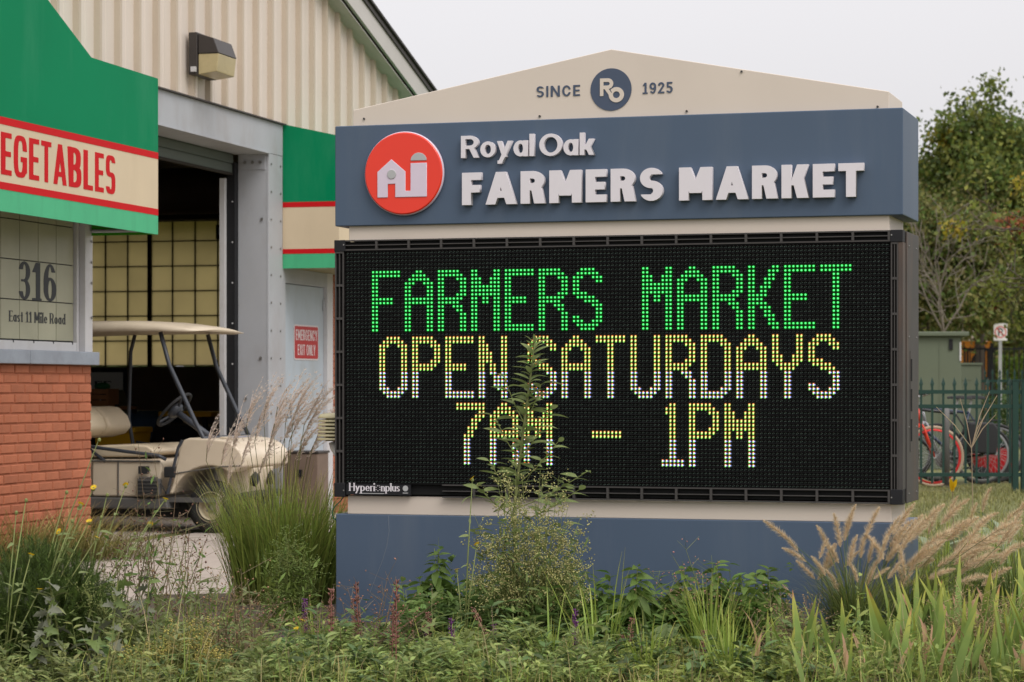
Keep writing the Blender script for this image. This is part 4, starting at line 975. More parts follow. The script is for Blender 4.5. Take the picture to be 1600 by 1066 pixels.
# steering
sw = Vector((-.42, .33, 1.04)); ax = Vector((-.62, 0, .60)).normalized(); u_ = Vector((0, 1, 0)); w_ = ax.cross(u_)
MB().tube([sw+(u_*math.cos(a_)+w_*math.sin(a_))*.185 for a_ in np.linspace(0, 2*math.pi, 33)], .014, 8).build('steering_wheel', M_rub, GC, smooth=True)
st_ = MB()
for a_ in (0, 2.1, 4.2): st_.tube([sw-ax*.03, sw+(u_*math.cos(a_)+w_*math.sin(a_))*.18], .012, 6)
st_.build('wheel_spokes', M_tubeg, GC)
MB().lathe([(.001, .02), (.07, .01), (.08, -.02), (.05, -.05)], (0, 0, 0), 'z', 18).build('steering_hub', M_tubeg, GC, smooth=True, loc=sw, rot=ax.to_track_quat('Z', 'Y').to_euler())
MB().tube([sw-ax*.02, Vector((-.02, .33, .76))], .028, 10).build('steering_column', M_tubeg, GC, smooth=True)
# struts and roof
for y_ in (.03, 1.09):
    MB().tube([(-.42, y_, 1.70), (-.34, y_, 1.42), (-.11, y_, .95), (-.03, y_, .80), (.06, y_, .775)] if y_ < .5 else [(-.42, y_, 1.70), (-.34, y_, 1.42), (-.11, y_, .95), (-.03, y_, .80)], .019, 10).build('front_strut', M_tubeg, GC, smooth=True)
    MB().tube([(-1.12, y_, 1.70), (-1.16, y_, 1.55), (-1.18, y_, .95), (-1.12, y_, .62)], .017, 10).build('rear_strut', M_tubeg, GC, smooth=True)
MB().tube([(-.03, .03, .80), (-.03, 1.09, .80)], .019, 10).build('strut_crossbar', M_tubeg, GC, smooth=True)
rg = []
for x_, z_, hw, th_ in ((x__-.27, z__, h__, t__) for x__, z__, h__, t__ in ((-1.75, 1.735, .50, .02), (-1.70, 1.755, .57, .07), (-1.4, 1.775, .60, .09), (-.9, 1.79, .61, .09), (-.45, 1.79, .61, .085), (-.15, 1.775, .60, .07), (.08, 1.745, .57, .045), (.20, 1.72, .50, .012))):
    rg.append([(x_, .56-hw, z_-th_), (x_, .56-hw*1.0, z_-th_*.45), (x_, .56-hw*.95, z_-.008), (x_, .56-hw*.6, z_+.012), (x_, .56, z_+.018), (x_, .56+hw*.6, z_+.012), (x_, .56+hw*.95, z_-.008), (x_, .56+hw, z_-th_*.45), (x_, .56+hw, z_-th_),
               (x_, .56+hw*.93, z_-th_+.004), (x_, .56+hw*.9, z_-.03 if th_ > .035 else z_-th_), (x_, .56, z_-.02 if th_ > .035 else z_-th_), (x_, .56-hw*.9, z_-.03 if th_ > .035 else z_-th_), (x_, .56-hw*.93, z_-th_+.004)])
MB().loft(rg).build('canopy_roof', M_cart, GC, smooth=True)
# ------------------------------------------------------------------ background right: fence, bicycles, sheds, signs
M_fence = mk('green_fence_paint', (0.007, 0.036, 0.026), 0.45, 0.08, 4)
M_shed = mk('olive_shed', (0.115, 0.135, 0.09), 0.6, 0.05, 2, dirt=(.09, .1, .06), dirt_amt=.4, dirt_scale=2)
def fence(name, label, d, u0, u1, posts, sp, h0, h1, rails, rz=0.0, spear=True, m=M_fence):
    p0 = at(u0, d); w = (u1-u0)/FPX*d; g = float(hgt(p0.x, d))
    F_ = thing(name, label, 'fence', (p0.x, d, g), rz)
    for z_ in rails: box('rail', m, F_, 0, -.018, z_-.02, w, .018, z_+.02)
    pk = MB().box(-.011, -.011, h0, .011, .011, h1)
    if spear: pk.add([(-.02, -.008, h1+.03), (.02, -.008, h1+.03), (.02, .008, h1+.03), (-.02, .008, h1+.03), (0, 0, h1+.10), (-.011, -.008, h1), (.011, -.008, h1), (.011, .008, h1), (-.011, .008, h1)], [(0, 1, 4), (1, 2, 4), (2, 3, 4), (3, 0, 4), (5, 6, 1, 0), (6, 7, 2, 1), (7, 8, 3, 2), (8, 5, 0, 3)])
    pm = pk.mesh('picket', m); x_ = sp*.4
    pxs = [(u-u0)/FPX*d for u in posts]
    while x_ < w:
        if all(abs(x_-q) > .045 for q in pxs): link('picket', pm, F_, None, (x_, 0, 0))
        x_ += sp
    for q in pxs:
        po = box('post', m, F_, q-.032, -.032, 0, q+.032, .032, h1+.06, bevel=.004); box('post_cap', m, po, q-.038, -.038, h1+.06, q+.038, .038, h1+.075)
    return F_
fence('picket_fence', 'dark green metal picket fence with spear tips in front of the bicycles', 25.6, 1380, 1760, (1586, 1600, 1752), .1155, .10, 1.105, (.19, .90, 1.05))
fence('far_fence', 'distant dark green picket fence behind the bicycles and hedge', 40, 1500, 1800, (1530, 1680), .12, .08, 1.30, (.2, 1.2), spear=True)
fence('railing', 'thin black railing in front of the orange container', 58, 1490, 1800, (1550, 1640), .115, .05, 2.05, (.15, 2.0), spear=False, m=M_black)
# sheds
sh = at(1400, 33); g_ = float(hgt(sh.x, 33))
SH = thing('utility_shed', 'olive green metal shed with an overhanging lid behind the bicycles', 'shed', (sh.x, 33, g_), R(-6))
box('shed_body', M_shed, SH, 0, 0, 0, .86, .9, 1.78, bevel=.01); box('shed_lid', M_shed, SH, -.06, -.07, 1.78, .96, .97, 1.84, bevel=.01)
box('hasp', M_black, SH, .70, -.02, 1.60, .75, 0, 1.74); box('hasp_strip', M_post, SH, .84, -.012, 1.45, .862, 0, 1.70)
for x_ in (.28, .57): box('panel_seam', M_shed, SH, x_, -.006, .1, x_+.012, .0, 1.7)
s2 = at(1489, 35.5); S2 = thing('equipment_cabinet', 'low olive green cabinet beside the taller green shed', 'cabinet', (s2.x, 35.5, float(hgt(s2.x, 35))), R(-6))
box('cabinet_body', M_shed, S2, 0, 0, 0, .40, .6, 1.42, bevel=.01)
for z_ in (.3, .6, .9, 1.2): box('panel_seam', M_shed, S2, 0, -.006, z_, .26, 0, z_+.012)
box('cabinet_lid', M_shed, S2, -.015, -.02, 1.42, .42, .62, 1.45)
# no-parking sign
pp = at(1563, 54); NP = thing('no_parking_sign', 'small white no parking sign with red circle on a grey post', 'sign', (pp.x, 54, float(hgt(pp.x, 54))), 0)
M_galv = mk('galvanised', (0.36, 0.36, 0.36), .5, .05, 5, metal=.3)
box('post', M_galv, NP, -.035, 0, 0, .035, .04, 2.2)
zc_ = at(0, 54, 519).z-float(hgt(pp.x, 54))
pf = box('plate', mk('sign_white', (.75, .72, .70), .4, .03, 3), NP, -.15, -.012, zc_-.19, .15, 0, zc_+.19, bevel=.01)
link('ban_circle', field_mesh('ban_circle', lambda X, Y: U(I(ell(X, Y, 0, 0, 1, 1), -ell(X, Y, 0, 0, .84, .84)), I(ell(X, Y, 0, 0, .95, .95), np.abs(X+Y)/1.414-.08)), -1.1, 1.1, -1.1, 1.1, 40, .004, 0, mk('sign_red', (.6, .05, .03), .4, 0)), pf, None, (0, -.0125, zc_+.0), (R(90), 0, 0), (.128, .128, 1))
text('P', MED, pf, -.05, .055, -.0122, zc_-.085, .17, M_ink, .002, 0, res=40)
# far container, roofed building, hedge
oc = at(1504, 66); OC = thing('orange_container', 'orange container with a dark emblem beyond the railing', 'container', (oc.x, 66, float(hgt(oc.x, 60))), 0)
box('body', mk('orange_paint', (.72, .25, .015), .5, .05, 2), OC, 0, 0, 0, .78, 2.0, 2.33, bevel=.01)
link('emblem', field_mesh('emblem', lambda X, Y: U(I(rct(X, Y, -1, -1, 1, 1), -rct(X, Y, -.82, -.82, .82, .82)), I(ell(X, Y, 0, .1, .6, .55), -ell(X, Y, 0, .1, .35, .3)), rct(X, Y, -.55, -.7, .55, -.5)), -1.1, 1.1, -1.1, 1.1, 30, .01, 0, M_dark), OC, None, (.41, -.011, 1.72), (R(90), 0, 0), (.3, .42, 1))
for x_ in (.02, .74): box('corner_post', M_dark, OC, x_, -.01, 0, x_+.03, .0, 2.3)
fb = at(1478, 95); FB = thing('far_house', 'far pale house with a low tan roof under the trees', 'house', (fb.x, 95, .15), 0)
box('wall', M_cream, FB, -.3, 0, 0, 1.6, 4, 2.9); MB().prism([(-.6, 2.9), (1.45, 2.9), (1.25, 3.55), (-.2, 3.6)], 'y', -.4, 4.4).build('roof', mk('tan_roof', (.40, .32, .27), .8, .1, 2), FB)
wn_ = box('window', M_ink, FB, .1, -.02, 1.4, .7, 0, 2.3); box('window_frame', M_trim, wn_, .05, -.03, 2.3, .75, 0, 2.38)
wn_ = box('window', M_ink, FB, .95, -.02, 1.4, 1.4, 0, 2.3); box('window_frame', M_trim, wn_, .9, -.03, 2.3, 1.45, 0, 2.38)

# ---- bicycles
def bicycle(label, p, rz, tyre_c, frame_c, rim_c, flip=1, pannier=False, basket=False):
    B = thing('bicycle', label, 'bicycle', p, rz)
    mt = mk('tyre_'+label[:6], tyre_c, .8, .1, 6); mf = mk('frame_'+label[:6], frame_c, .35, .05, 5); mr_ = mk('rim_'+label[:6], rim_c, .4, .05, 5, metal=.3)
    r_ = .335; bb = Vector((-.06*flip, 0, .28)); fx, rx = .54*flip, -.50*flip
    for wx, nm in ((fx, 'front_wheel'), (rx, 'rear_wheel')):
        w = MB().lathe([(r_-.032, -.012), (r_-.016, -.024), (r_, -.014), (r_+.004, 0), (r_, .014), (r_-.016, .024), (r_-.032, .012), (r_-.032, -.012)], (wx, 0, r_+.004), 'y', 40, False).build(nm, mt, B, smooth=True)
        MB().lathe([(r_-.055, -.009), (r_-.030, -.013), (r_-.030, .013), (r_-.055, .009), (r_-.055, -.009)], (wx, 0, r_+.004), 'y', 40, False).build('rim', mr_, w, smooth=True)
        sp_ = MB()
        for k in range(24):
            a_ = 2*math.pi*k/24; sp_.tube([(wx+.02*math.cos(a_+.6*(1 if k % 2 else -1)), (.02 if k % 2 else -.02), r_+.02*math.sin(a_+.6)), (wx+(r_-.05)*math.cos(a_), 0, r_+(r_-.05)*math.sin(a_))], .0016, 4, False)
        sp_.build('spokes', M_galv, w); MB().lathe([(.02, -.05), (.025, 0), (.02, .05)], (wx, 0, r_), 'y', 12).build('hub', M_galv, w)
    ht, hb = Vector((.36*flip, 0, .86)), Vector((.40*flip, 0, .70)); st = Vector((-.20*flip, 0, .80))
    fr = MB().tube([ht, st], .017, 8).tube([hb, bb], .02, 8).tube([st, bb], .016, 8).tube([ht, hb], .02, 8)
    for s_ in (-.05, .05): fr.tube([st, Vector((rx, s_, r_))], .009, 6).tube([bb, Vector((rx, s_, r_))], .010, 6)
    fr.build('frame', mf, B, smooth=True)
    fk = MB()
    for s_ in (-.045, .045): fk.tube([hb, hb+Vector((.02*flip, s_, -.04)), Vector((fx, s_, r_))], .011, 6)
    fk.build('fork', mf, B, smooth=True)
    MB().tube([st, st+Vector((-.03*flip, 0, .16))], .013, 8).build('seat_post', M_galv, B)
    sx_ = st.x-.04*flip
    MB().loft([[(sx_-.14*flip, -.07, .955), (sx_-.14*flip, .07, .955), (sx_-.14*flip, .05, .99), (sx_-.14*flip, -.05, .99)], [(sx_, -.06, .96), (sx_, .06, .96), (sx_, .04, 1.0), (sx_, -.04, 1.0)], [(sx_+.13*flip, -.02, .965), (sx_+.13*flip, .02, .965), (sx_+.13*flip, .012, .99), (sx_+.13*flip, -.012, .99)]]).build('saddle', M_rub, B, bevel=.008)
    MB().tube([ht, ht+Vector((-.02*flip, 0, .12)), ht+Vector((.06*flip, 0, .15))], .014, 8).build('stem', M_galv, B)
    hx = ht.x+.06*flip
    hbr = MB().tube([(hx-.12*flip, -.29, 1.03), (hx-.02*flip, -.22, 1.03), (hx, -.06, 1.01), (hx, .06, 1.01), (hx-.02*flip, .22, 1.03), (hx-.12*flip, .29, 1.03)], .011, 8).build('handlebar', M_galv, B, smooth=True)
    for s_ in (-1, 1): MB().tube([(hx-.14*flip, .30*s_, 1.03), (hx-.04*flip, .235*s_, 1.03)], .016, 8).build('grip', M_rub, hbr)
    ck = MB().lathe([(.02, -.03), (.085, -.032), (.09, -.028), (.02, -.02)], (bb.x, 0, bb.z), 'y', 24).build('crank', M_plast, B)
    MB().tube([(bb.x, -.05, bb.z), (bb.x+.12, -.06, bb.z-.11)], .01, 6).tube([(bb.x, .05, bb.z), (bb.x-.12, .06, bb.z+.11)], .01, 6).build('crank_arms', M_plast, ck)
    for q in ((bb.x+.12, -.1, bb.z-.11), (bb.x-.12, .1, bb.z+.11)): box('pedal', M_rub, ck, q[0]-.045, q[1]-.04, q[2]-.01, q[0]+.045, q[1]+.04, q[2]+.01)
    if pannier:
        for y_ in (-.14, .14):
            MB().prism([(rx-.17, .36), (rx+.13, .34), (rx+.17, .62), (rx+.10, .70), (rx-.16, .70), (rx-.2, .6)], 'y', y_-.07, y_+.07).build('pannier_bag', M_rub, B, bevel=.025)
        MB().box(rx-.2, -.07, .715, rx+.18, .07, .73).tube([(rx, -.06, r_), (rx-.02, -.06, .72)], .006, 6).tube([(rx, .06, r_), (rx-.02, .06, .72)], .006, 6).build('luggage_rack', M_rub, B)
    return B
p1 = at(1460, 27.0); bicycle('red bicycle with tan tyres parked behind the fence, nearest the sign', (p1.x-.54, 27.0, .15), R(4), (.36, .27, .19), (.62, .045, .02), (.55, .03, .03), 1)
p2 = at(1534, 27.7); bicycle('black bicycle with panniers over its rear wheel behind the fence', (p2.x-.50, 27.7, .155), R(-3), (.02, .02, .02), (.02, .02, .022), (.25, .25, .25), -1, True)
p4 = at(1500, 28.3); bicycle('dark blue bicycle squeezed between the red and the black ones', (p4.x-.1, 28.3, .155), R(-8), (.02, .02, .02), (.02, .03, .06), (.12, .12, .12), -1)
p3 = at(1420, 28.4); bicycle('silver bicycle standing behind the red one', (p3.x-.2, 28.4, .155), R(8), (.025, .025, .025), (.42, .42, .44), (.3, .3, .3), 1)
rk = at(1478, 27.35); RK = thing('bike_rack', 'grey steel hoop rack between the two parked bicycles', 'bike rack', (rk.x, 27.35, .15), R(80))
MB().tube([(-.3, 0, 0), (-.3, 0, .72), (-.27, 0, .80), (-.2, 0, .84), (.2, 0, .84), (.27, 0, .80), (.3, 0, .72), (.3, 0, 0)], .04, 10).build('hoop', M_plast, RK, smooth=True)
for x_ in (-.3, .3): MB().lathe([(.09, 0), (.09, .012), (.04, .014)], (x_, 0, 0), 'z', 16).build('base_plate', M_plast, RK)
rc = at(1550, 28.6); RC = thing('red_trailer', 'red cargo bin on small wheels behind the black bicycle', 'trailer', (rc.x, 28.6, .155), 0)
MB().loft([[(-.22, -.15, .10), (.20, -.15, .10), (.20, .15, .10), (-.22, .15, .10)], [(-.27, -.2, .40), (.26, -.2, .40), (.26, .2, .40), (-.27, .2, .40)]]).build('bin', mk('red_plastic', (.52, .015, .02), .4, .05, 3), RC, bevel=.02)
box('bin_rim', M_rub, RC, -.285, -.215, .40, .275, .215, .43, bevel=.008)
for x_ in (-.16, .16): MB().lathe([(.02, -.02), (.08, -.02), (.09, 0), (.08, .02), (.02, .02)], (x_, -.2, .09), 'y', 16).build('wheel', M_rub, RC, smooth=True)

# ------------------------------------------------------------------ trees
M_bark = mk('bark', (0.105, 0.082, 0.062), .9, .25, 6, bump=.6, bs=30)
M_bark2 = mk('pale_bark', (0.16, 0.135, 0.105), .9, .2, 6, bump=.5, bs=30)
def leafm(name, c, var=.45, tr=.35, hue=.02): return mk(name, c, .6, .18, .35, island=var, transl=tr, spec=.3, hue=hue)
M_lv = [leafm('tree_leaf_green', (0.10, 0.14, 0.03)), leafm('tree_leaf_olive', (0.16, 0.15, 0.045)), leafm('tree_leaf_light', (0.18, 0.20, 0.04)), leafm('tree_leaf_yellow', (0.34, 0.27, 0.03), .3), leafm('tree_leaf_rust', (0.32, 0.10, 0.045), .3)]
DIA = (np.array([(0, 0, 0), (.32, .45, .10), (0, 1, -.1), (-.32, .45, .10)], float), np.array([(0, 1, 2, 3)]))
def grow(p, d, L, r_, lev, out, tips, rg, spread=.55, droop=0.0):
    n = 4; pts = [p.copy()]; rs = [r_]
    for i in range(n):
        d = (d+Vector((rg.gauss(0, .16), rg.gauss(0, .16), rg.gauss(0, .10)-droop))).normalized(); p = p+d*L/n; pts.append(p.copy()); rs.append(r_*(1-.45*(i+1)/n))
    out.append((pts, rs, lev))
    if lev == 0: tips.append(p); return
    for i in range(1, n+1):
        k = 1 if i < n else 2
        if i == 1 and lev > 2: continue
        for _ in range(k):
            ax_ = Vector((rg.gauss(0, 1), rg.gauss(0, 1), rg.gauss(0, 1))).cross(d).normalized()
            nd = (d+ax_*rg.uniform(spread*.7, spread*1.5)).normalized(); grow(pts[i], nd, L*rg.uniform(.55, .8), rs[i]*.62, lev-1, out, tips, rg, spread, droop)
    tips.append(p)
def tree(name, label, u, d, H, trunk, mats, seed, clear=.3, leaves=9000, ls=.11, lev=3, crown=1.0, bark=M_bark, lean=0., spread=.55, group='trees beyond the fence', droop=0., wide=.55):
    rg = random.Random(seed); ng = np.random.default_rng(seed); p = at(u, d); g = float(hgt(p.x, d))
    T_ = thing(name, label, 'tree', (p.x, d, g), 0, group); out, tips = [], []
    tpts = [Vector((lean*t*H*clear+rg.gauss(0, .04), rg.gauss(0, .04), t*H*clear)) for t in (0, .3, .6, 1)]
    b = MB().tube(tpts, [trunk*1.25, trunk, trunk*.92, trunk*.8], 10); b.build('trunk', bark, T_, smooth=True)
    for k in range(5):
        a_ = k*2*math.pi/5+rg.random(); nd = Vector((math.cos(a_)*wide, math.sin(a_)*wide, 1)).normalized() if k else Vector((0, 0, 1))
        grow(tpts[-1]-Vector((0, 0, .25*k*trunk)), nd, H*(1-clear)*.42*rg.uniform(.8, 1.15), trunk*.55, lev, out, tips, rg, spread, droop)
    bm_ = MB()
    for pts, rs, lv_ in out: bm_.tube(pts, [max(x, .008) for x in rs], 6 if lv_ > 1 else 4, False)
    bm_.build('branches', bark, T_, smooth=True)
    if leaves:
        tp_ = np.array([tuple(t) for t in tips]); per = max(1, leaves//len(tp_)); tv_, tf_ = DIA
        for mi, (m_, share) in enumerate(mats):
            n = int(per*share*len(tp_)); idx = ng.integers(0, len(tp_), n)
            if share < .2: sel = ng.integers(0, len(tp_), max(2, len(tp_)//40)); idx = sel[ng.integers(0, len(sel), n)]
            P = tp_[idx]+ng.normal(0, 1, (n, 3))*np.array([.27, .27, .20])*(crown if share >= .2 else min(crown, .6))
            M_ = frames(ng.normal(0, 1, (n, 3))+np.array([0, 0, -.5]), ng.uniform(0, 6.28, n))
            V, F = scatter(tv_, tf_, P, M_, ng.uniform(.6, 1.3, n)*ls)
            link('crown', np_mesh('crown', V, F, m_), T_)
    return T_
g0, g1, g2, g3, g4 = M_lv
tree('maple_tree', 'broad green tree with yellow tips at the right edge', 1640, 60, 8.7, .20, ((g0, .8), (g2, .55), (g3, .025)), 3, .34, 80000, .15, 3, 1.15)
tree('oak_tree', 'thick-trunked olive tree just right of the sign', 1446, 56, 5.7, .17, ((g1, .6), (g0, .5), (g4, .10)), 8, .32, 60000, .13, 3, 1.0)
tree('ash_tree', 'dense dark green tree between the oak and the maple', 1530, 66, 7.2, .16, ((g0, .9), (g1, .4), (g4, .10)), 21, .38, 90000, .14, 3, 1.1)
tree('linden_tree', 'far light green tree glimpsed under the other crowns', 1560, 120, 9.5, .2, ((g2, 1.0),), 33, .15, 30000, .28, 3, 1.9)
tree('elm_tree', 'far bushy tree low behind the olive shed', 1440, 118, 8.0, .2, ((g1, .6), (g2, .5)), 35, .15, 30000, .28, 3, 1.9)
tree('poplar_tree', 'tall far tree rising behind the right-hand crowns', 1700, 78, 9.6, .22, ((g0, .8), (g2, .3)), 37, .3, 50000, .19, 3, 1.6)
tree('plane_tree', 'dark tree partly hidden behind the sign', 1370, 74, 7.2, .2, ((g0, .7), (g1, .5)), 39, .3, 50000, .17, 3, 1.3)
tree('dead_tree', 'bare dead tree with pale forked branches among the green crowns', 1476, 50, 5.6, .04, (), 12, .40, 0, bark=M_bark2, spread=.75, lev=2)
# hanging bare limbs
tree('dying_tree', 'half bare tree with twiggy top above the shed', 1474, 63, 7.4, .06, ((g1, 1.0),), 17, .45, 5000, .11, 3, .7, bark=M_bark, spread=.5, wide=.35)
# near yellow-leaved branch tip of a tree standing just outside the picture
tree('locust_tree', 'yellowing branch tips hanging in at the upper right', 1752, 36, 4.9, .09, ((g2, .8), (g3, .10)), 44, .30, 9000, .09, 3, .4, wide=.9)
# hedge
hp = at(1600, 62); HD = thing('hedge', 'bright green clipped hedge behind the no parking sign', 'hedge', (hp.x, 62, .15), 0)
n = 5000; P = np.stack([nr.uniform(-.65, 3, n), nr.uniform(-.4, .4, n), nr.uniform(.1, 1.0, n)**.8*1.85], 1)
tv_, tf_ = leaf_tpl(.6, .2, .2, 2); V, F = scatter(tv_, tf_, P, frames(nr.normal(0, 1, (n, 3)), nr.uniform(0, 6, n)), nr.uniform(.08, .16, n))
link('foliage', np_mesh('foliage', V, F, leafm('hedge_leaf', (0.16, 0.24, 0.03))), HD)
hb_ = at(1585, 44); HB = thing('low_shrub', 'dark shrub behind the far green fence', 'shrub', (hb_.x, 44, .15), 0)
n = 4000; P = np.stack([nr.uniform(-1.0, 2.5, n), nr.uniform(-.4, .4, n), nr.uniform(.02, 1, n)*.95], 1)
V, F = scatter(tv_, tf_, P, frames(nr.normal(0, 1, (n, 3)), nr.uniform(0, 6, n)), nr.uniform(.06, .12, n))
link('foliage', np_mesh('foliage', V, F, leafm('shrub_leaf', (0.05, 0.085, 0.022))), HB)
# far treeline closing the horizon
n = 70000; a_ = nr.uniform(-1.1, 1.1, n); dd_ = nr.uniform(150, 200, n)
tl_h = 6+2.5*np.sin(a_*37)+1.5*np.sin(a_*91+1)
P = np.stack([np.sin(a_)*dd_, np.cos(a_)*dd_, nr.uniform(0, 1, n)**.7*tl_h], 1)
V, F = scatter(DIA[0]*np.array([1.4, 1, 1]), DIA[1], P, frames(nr.normal(0, 1, (n, 3)), nr.uniform(0, 6, n)), nr.uniform(.5, 1.1, n))
tag(link('far_trees', np_mesh('far_trees', V, F, leafm('far_leaf', (0.12, 0.15, 0.045)))), 'far-off band of trees along the horizon', 'trees', kind='stuff')
# ------------------------------------------------------------------ plants
def ordn(i): return ('first', 'second', 'third', 'fourth', 'fifth', 'sixth', 'seventh', 'eighth', 'ninth', 'tenth', 'eleventh', 'twelfth', 'thirteenth', 'fourteenth', 'fifteenth', 'sixteenth')[i]
def gm(name, c, var=.35, tr=.3, rough=.55, hue=.015, attr=None): return mk(name, c, rough, .10, 6, island=var, transl=tr, spec=.35, hue=hue, attr=attr)
def inst_leaves(parent, P, D, S, me_list, name='leaf', roll=None):
    M_ = frames(np.asarray(D, float), nr.uniform(-.9, .9, len(P)) if roll is None else roll)
    for i in range(len(P)):
        m4 = Matrix([[*(M_[i][r]*S[i]), P[i][r]] for r in range(3)]+[[0, 0, 0, 1]])
        o = link(name, me_list[i % len(me_list)], parent); o.matrix_basis = m4
def flower_mesh(name, m_pet, n=14, r_=1.0, cup=.25):
    V, F = [], []
    for k in range(n):
        a_ = 2*math.pi*k/n; w = .22
        c, s_ = math.cos(a_), math.sin(a_); tx, ty = -s_*w/2, c*w/2
        b0 = len(V); V += [(0, 0, 0), (c*.6+tx*1.3, s_*.6+ty*1.3, cup*.5), (c, s_, cup), (c*.6-tx*1.3, s_*.6-ty*1.3, cup*.5)]; F.append((b0, b0+1, b0+2, b0+3))
    return np_mesh(name, np.array(V)*r_, np.array(F), m_pet)
P_yel = gm('petal_yellow', (.72, .47, .01), .15, .3)
P_stem = gm('green_stem', (.18, .21, .065), .2, .1); P_stemb = gm('brown_stem', (.18, .13, .075), .25, .1)
P_leaf = gm('weed_leaf', (.12, .20, .045), .35, .4); P_leafg = gm('greyish_leaf', (.15, .18, .09), .25)
# --- sword-leaved iris clumps
IRIS = gm('iris_leaf', (.13, .18, .03), .3, .25, attr=((0, (.11, .17, .045)), (.55, (.155, .24, .05)), (.85, (.36, .37, .06)), (.91, (.40, .24, .08)), (1, (.24, .11, .05))))
IRISD = gm('dry_iris_leaf', (.3, .16, .08), .3, .2, attr=((0, (.16, .15, .04)), (.35, (.34, .25, .11)), (1, (.27, .15, .08))))
def iris_mesh(i, m, tipcut=1.0):
    seg = 9; bend = rnd.uniform(-.1, .55) if m is IRIS else rnd.uniform(.6, 1.6); V, F, Hh = [], [], []
    p = Vector((0, 0, 0)); th = 0; w0 = rnd.uniform(.07, .11)
    for k in range(seg+1):
        t = k/seg; w = w0*(.75+.5*t if t < .4 else .95*max(0.02, (1-((t-.4)/.6)**2.0)))/2
        V += [(-w, p.y, p.z), (0, p.y-.10*w, p.z), (w, p.y, p.z)]; Hh += [t*tipcut]*3
        th = bend*t**1.6; p = p+Vector((0, math.sin(th), math.cos(th)))/seg
    for k in range(seg): a_ = k*3; F += [(a_, a_+1, a_+4, a_+3), (a_+1, a_+2, a_+5, a_+4)]
    return np_mesh('leaf', V, F, m, smooth=True, h=Hh)
im = [iris_mesh(i, IRIS, rnd.choice((.8, .9, 1, 1))) for i in range(9)]; idr = [iris_mesh(i, IRISD) for i in range(4)]
def iris_clump(u, d, n, Hh, label, spread=.16):
    p = at(u, d); C_ = thing('iris_clump', label, 'iris', (p.x, d, .02), 0, 'iris clumps in the foreground')
    for k in range(int(n*1.7)):
        dry = rnd.random() < .2; o = link('leaf', rnd.choice(idr if dry else im), C_)
        L = Hh*rnd.uniform(.55, 1.1)*(.8 if dry else 1); o.scale = (L*.95, L, L)
        o.location = (rnd.gauss(0, spread), rnd.gauss(0, spread*.7), 0)
        o.rotation_euler = (rnd.gauss(-.05, .2), rnd.gauss(0.06, .24), rnd.gauss(0, .9))
for u, d, n, Hh, lb in ((1225, 10.5, 6, .36, 'small iris clump left of the others at the bottom edge'), (1290, 10.3, 8, .40, 'iris clump with broad bright green blades low before the fountain grass'), (1370, 10.5, 9, .43, 'iris clump with brown tips under the fountain grass plumes'),
                        (1430, 10.9, 11, .48, 'iris clump with tall blades leaning right before the sign corner'), (1460, 10.2, 10, .40, 'iris clump at the bottom edge below the leaning blades'), (1515, 10.8, 11, .46, 'iris clump with yellowing blades right of the sign'),
                        (1550, 10.2, 10, .40, 'iris clump with many dry brown leaves at the bottom right'), (1585, 11.1, 10, .46, 'iris clump near the right edge, farther back'), (1620, 10.5, 10, .42, 'iris clump cut by the right edge'), (1490, 11.5, 8, .42, 'iris clump half hidden behind the yellowing one'), (1340, 9.9, 7, .34, 'iris clump cut by the bottom edge'), (1410, 9.9, 9, .34, 'iris clump at the bottom edge, right of the first one it cuts'), (1600, 9.9, 10, .36, 'iris clump in the bottom right corner')):
    iris_clump(u, d, n, Hh, lb)
# --- fountain grass: blades and bottle-brush plumes
FG_b = gm('fountain_blade', (.085, .12, .035), .4, .25, attr=((0, (.09, .14, .04)), (.6, (.15, .20, .05)), (1, (.30, .26, .10))))
FG_p = gm('fountain_plume', (.72, .58, .39), .35, .35, .7)
def plume_mesh(seed, n=620, L=1.0, w=.175):
    ng = np.random.default_rng(seed); bend = ng.uniform(.1, .7)
    t = ng.uniform(0, 1, n); ang = ng.uniform(0, 6.283, n)
    def axis(t): return np.stack([np.zeros_like(t), bend*.35*t**2, t*(1-.12*bend*t)], 1)*L
    prof = w*np.clip(np.minimum(t*6+.25, 1)*(1-t**3)+.18, .1, 1)
    P0 = axis(t); dirn = np.stack([np.cos(ang), np.sin(ang), ng.uniform(.5, 1.1, n)], 1); dirn /= np.linalg.norm(dirn, axis=1, keepdims=True)
    ln = prof*ng.uniform(.6, 1.35, n); P1 = P0+dirn*ln[:, None]
    sd_ = np.cross(dirn, ng.normal(0, 1, (n, 3))); sd_ /= np.linalg.norm(sd_, axis=1, keepdims=True)
    wd_ = .0065*L; V = np.stack([P0-sd_*wd_, P0+sd_*wd_, P1], 1).reshape(-1, 3); F = np.arange(3*n).reshape(-1, 3)
    tt = np.linspace(0, 1, 7); c = axis(tt); r_ = .022*(1-.7*tt)
    cv = np.concatenate([c[:, None, :]+np.stack([np.cos([0, 2.1, 4.2]), np.sin([0, 2.1, 4.2]), [0, 0, 0]], 1)[None]*r_[:, None, None]], 1).reshape(-1, 3)
    cf = []
    for i in range(6):
        for j in range(3): a0, b0_ = i*3+j, i*3+(j+1) % 3; cf += [(a0, b0_, b0_+3), (a0, b0_+3, a0+3)]
    return np_mesh('plume', *join([(V, F), (cv, np.array(cf))]), FG_p)
PM = [plume_mesh(s_) for s_ in range(6)]
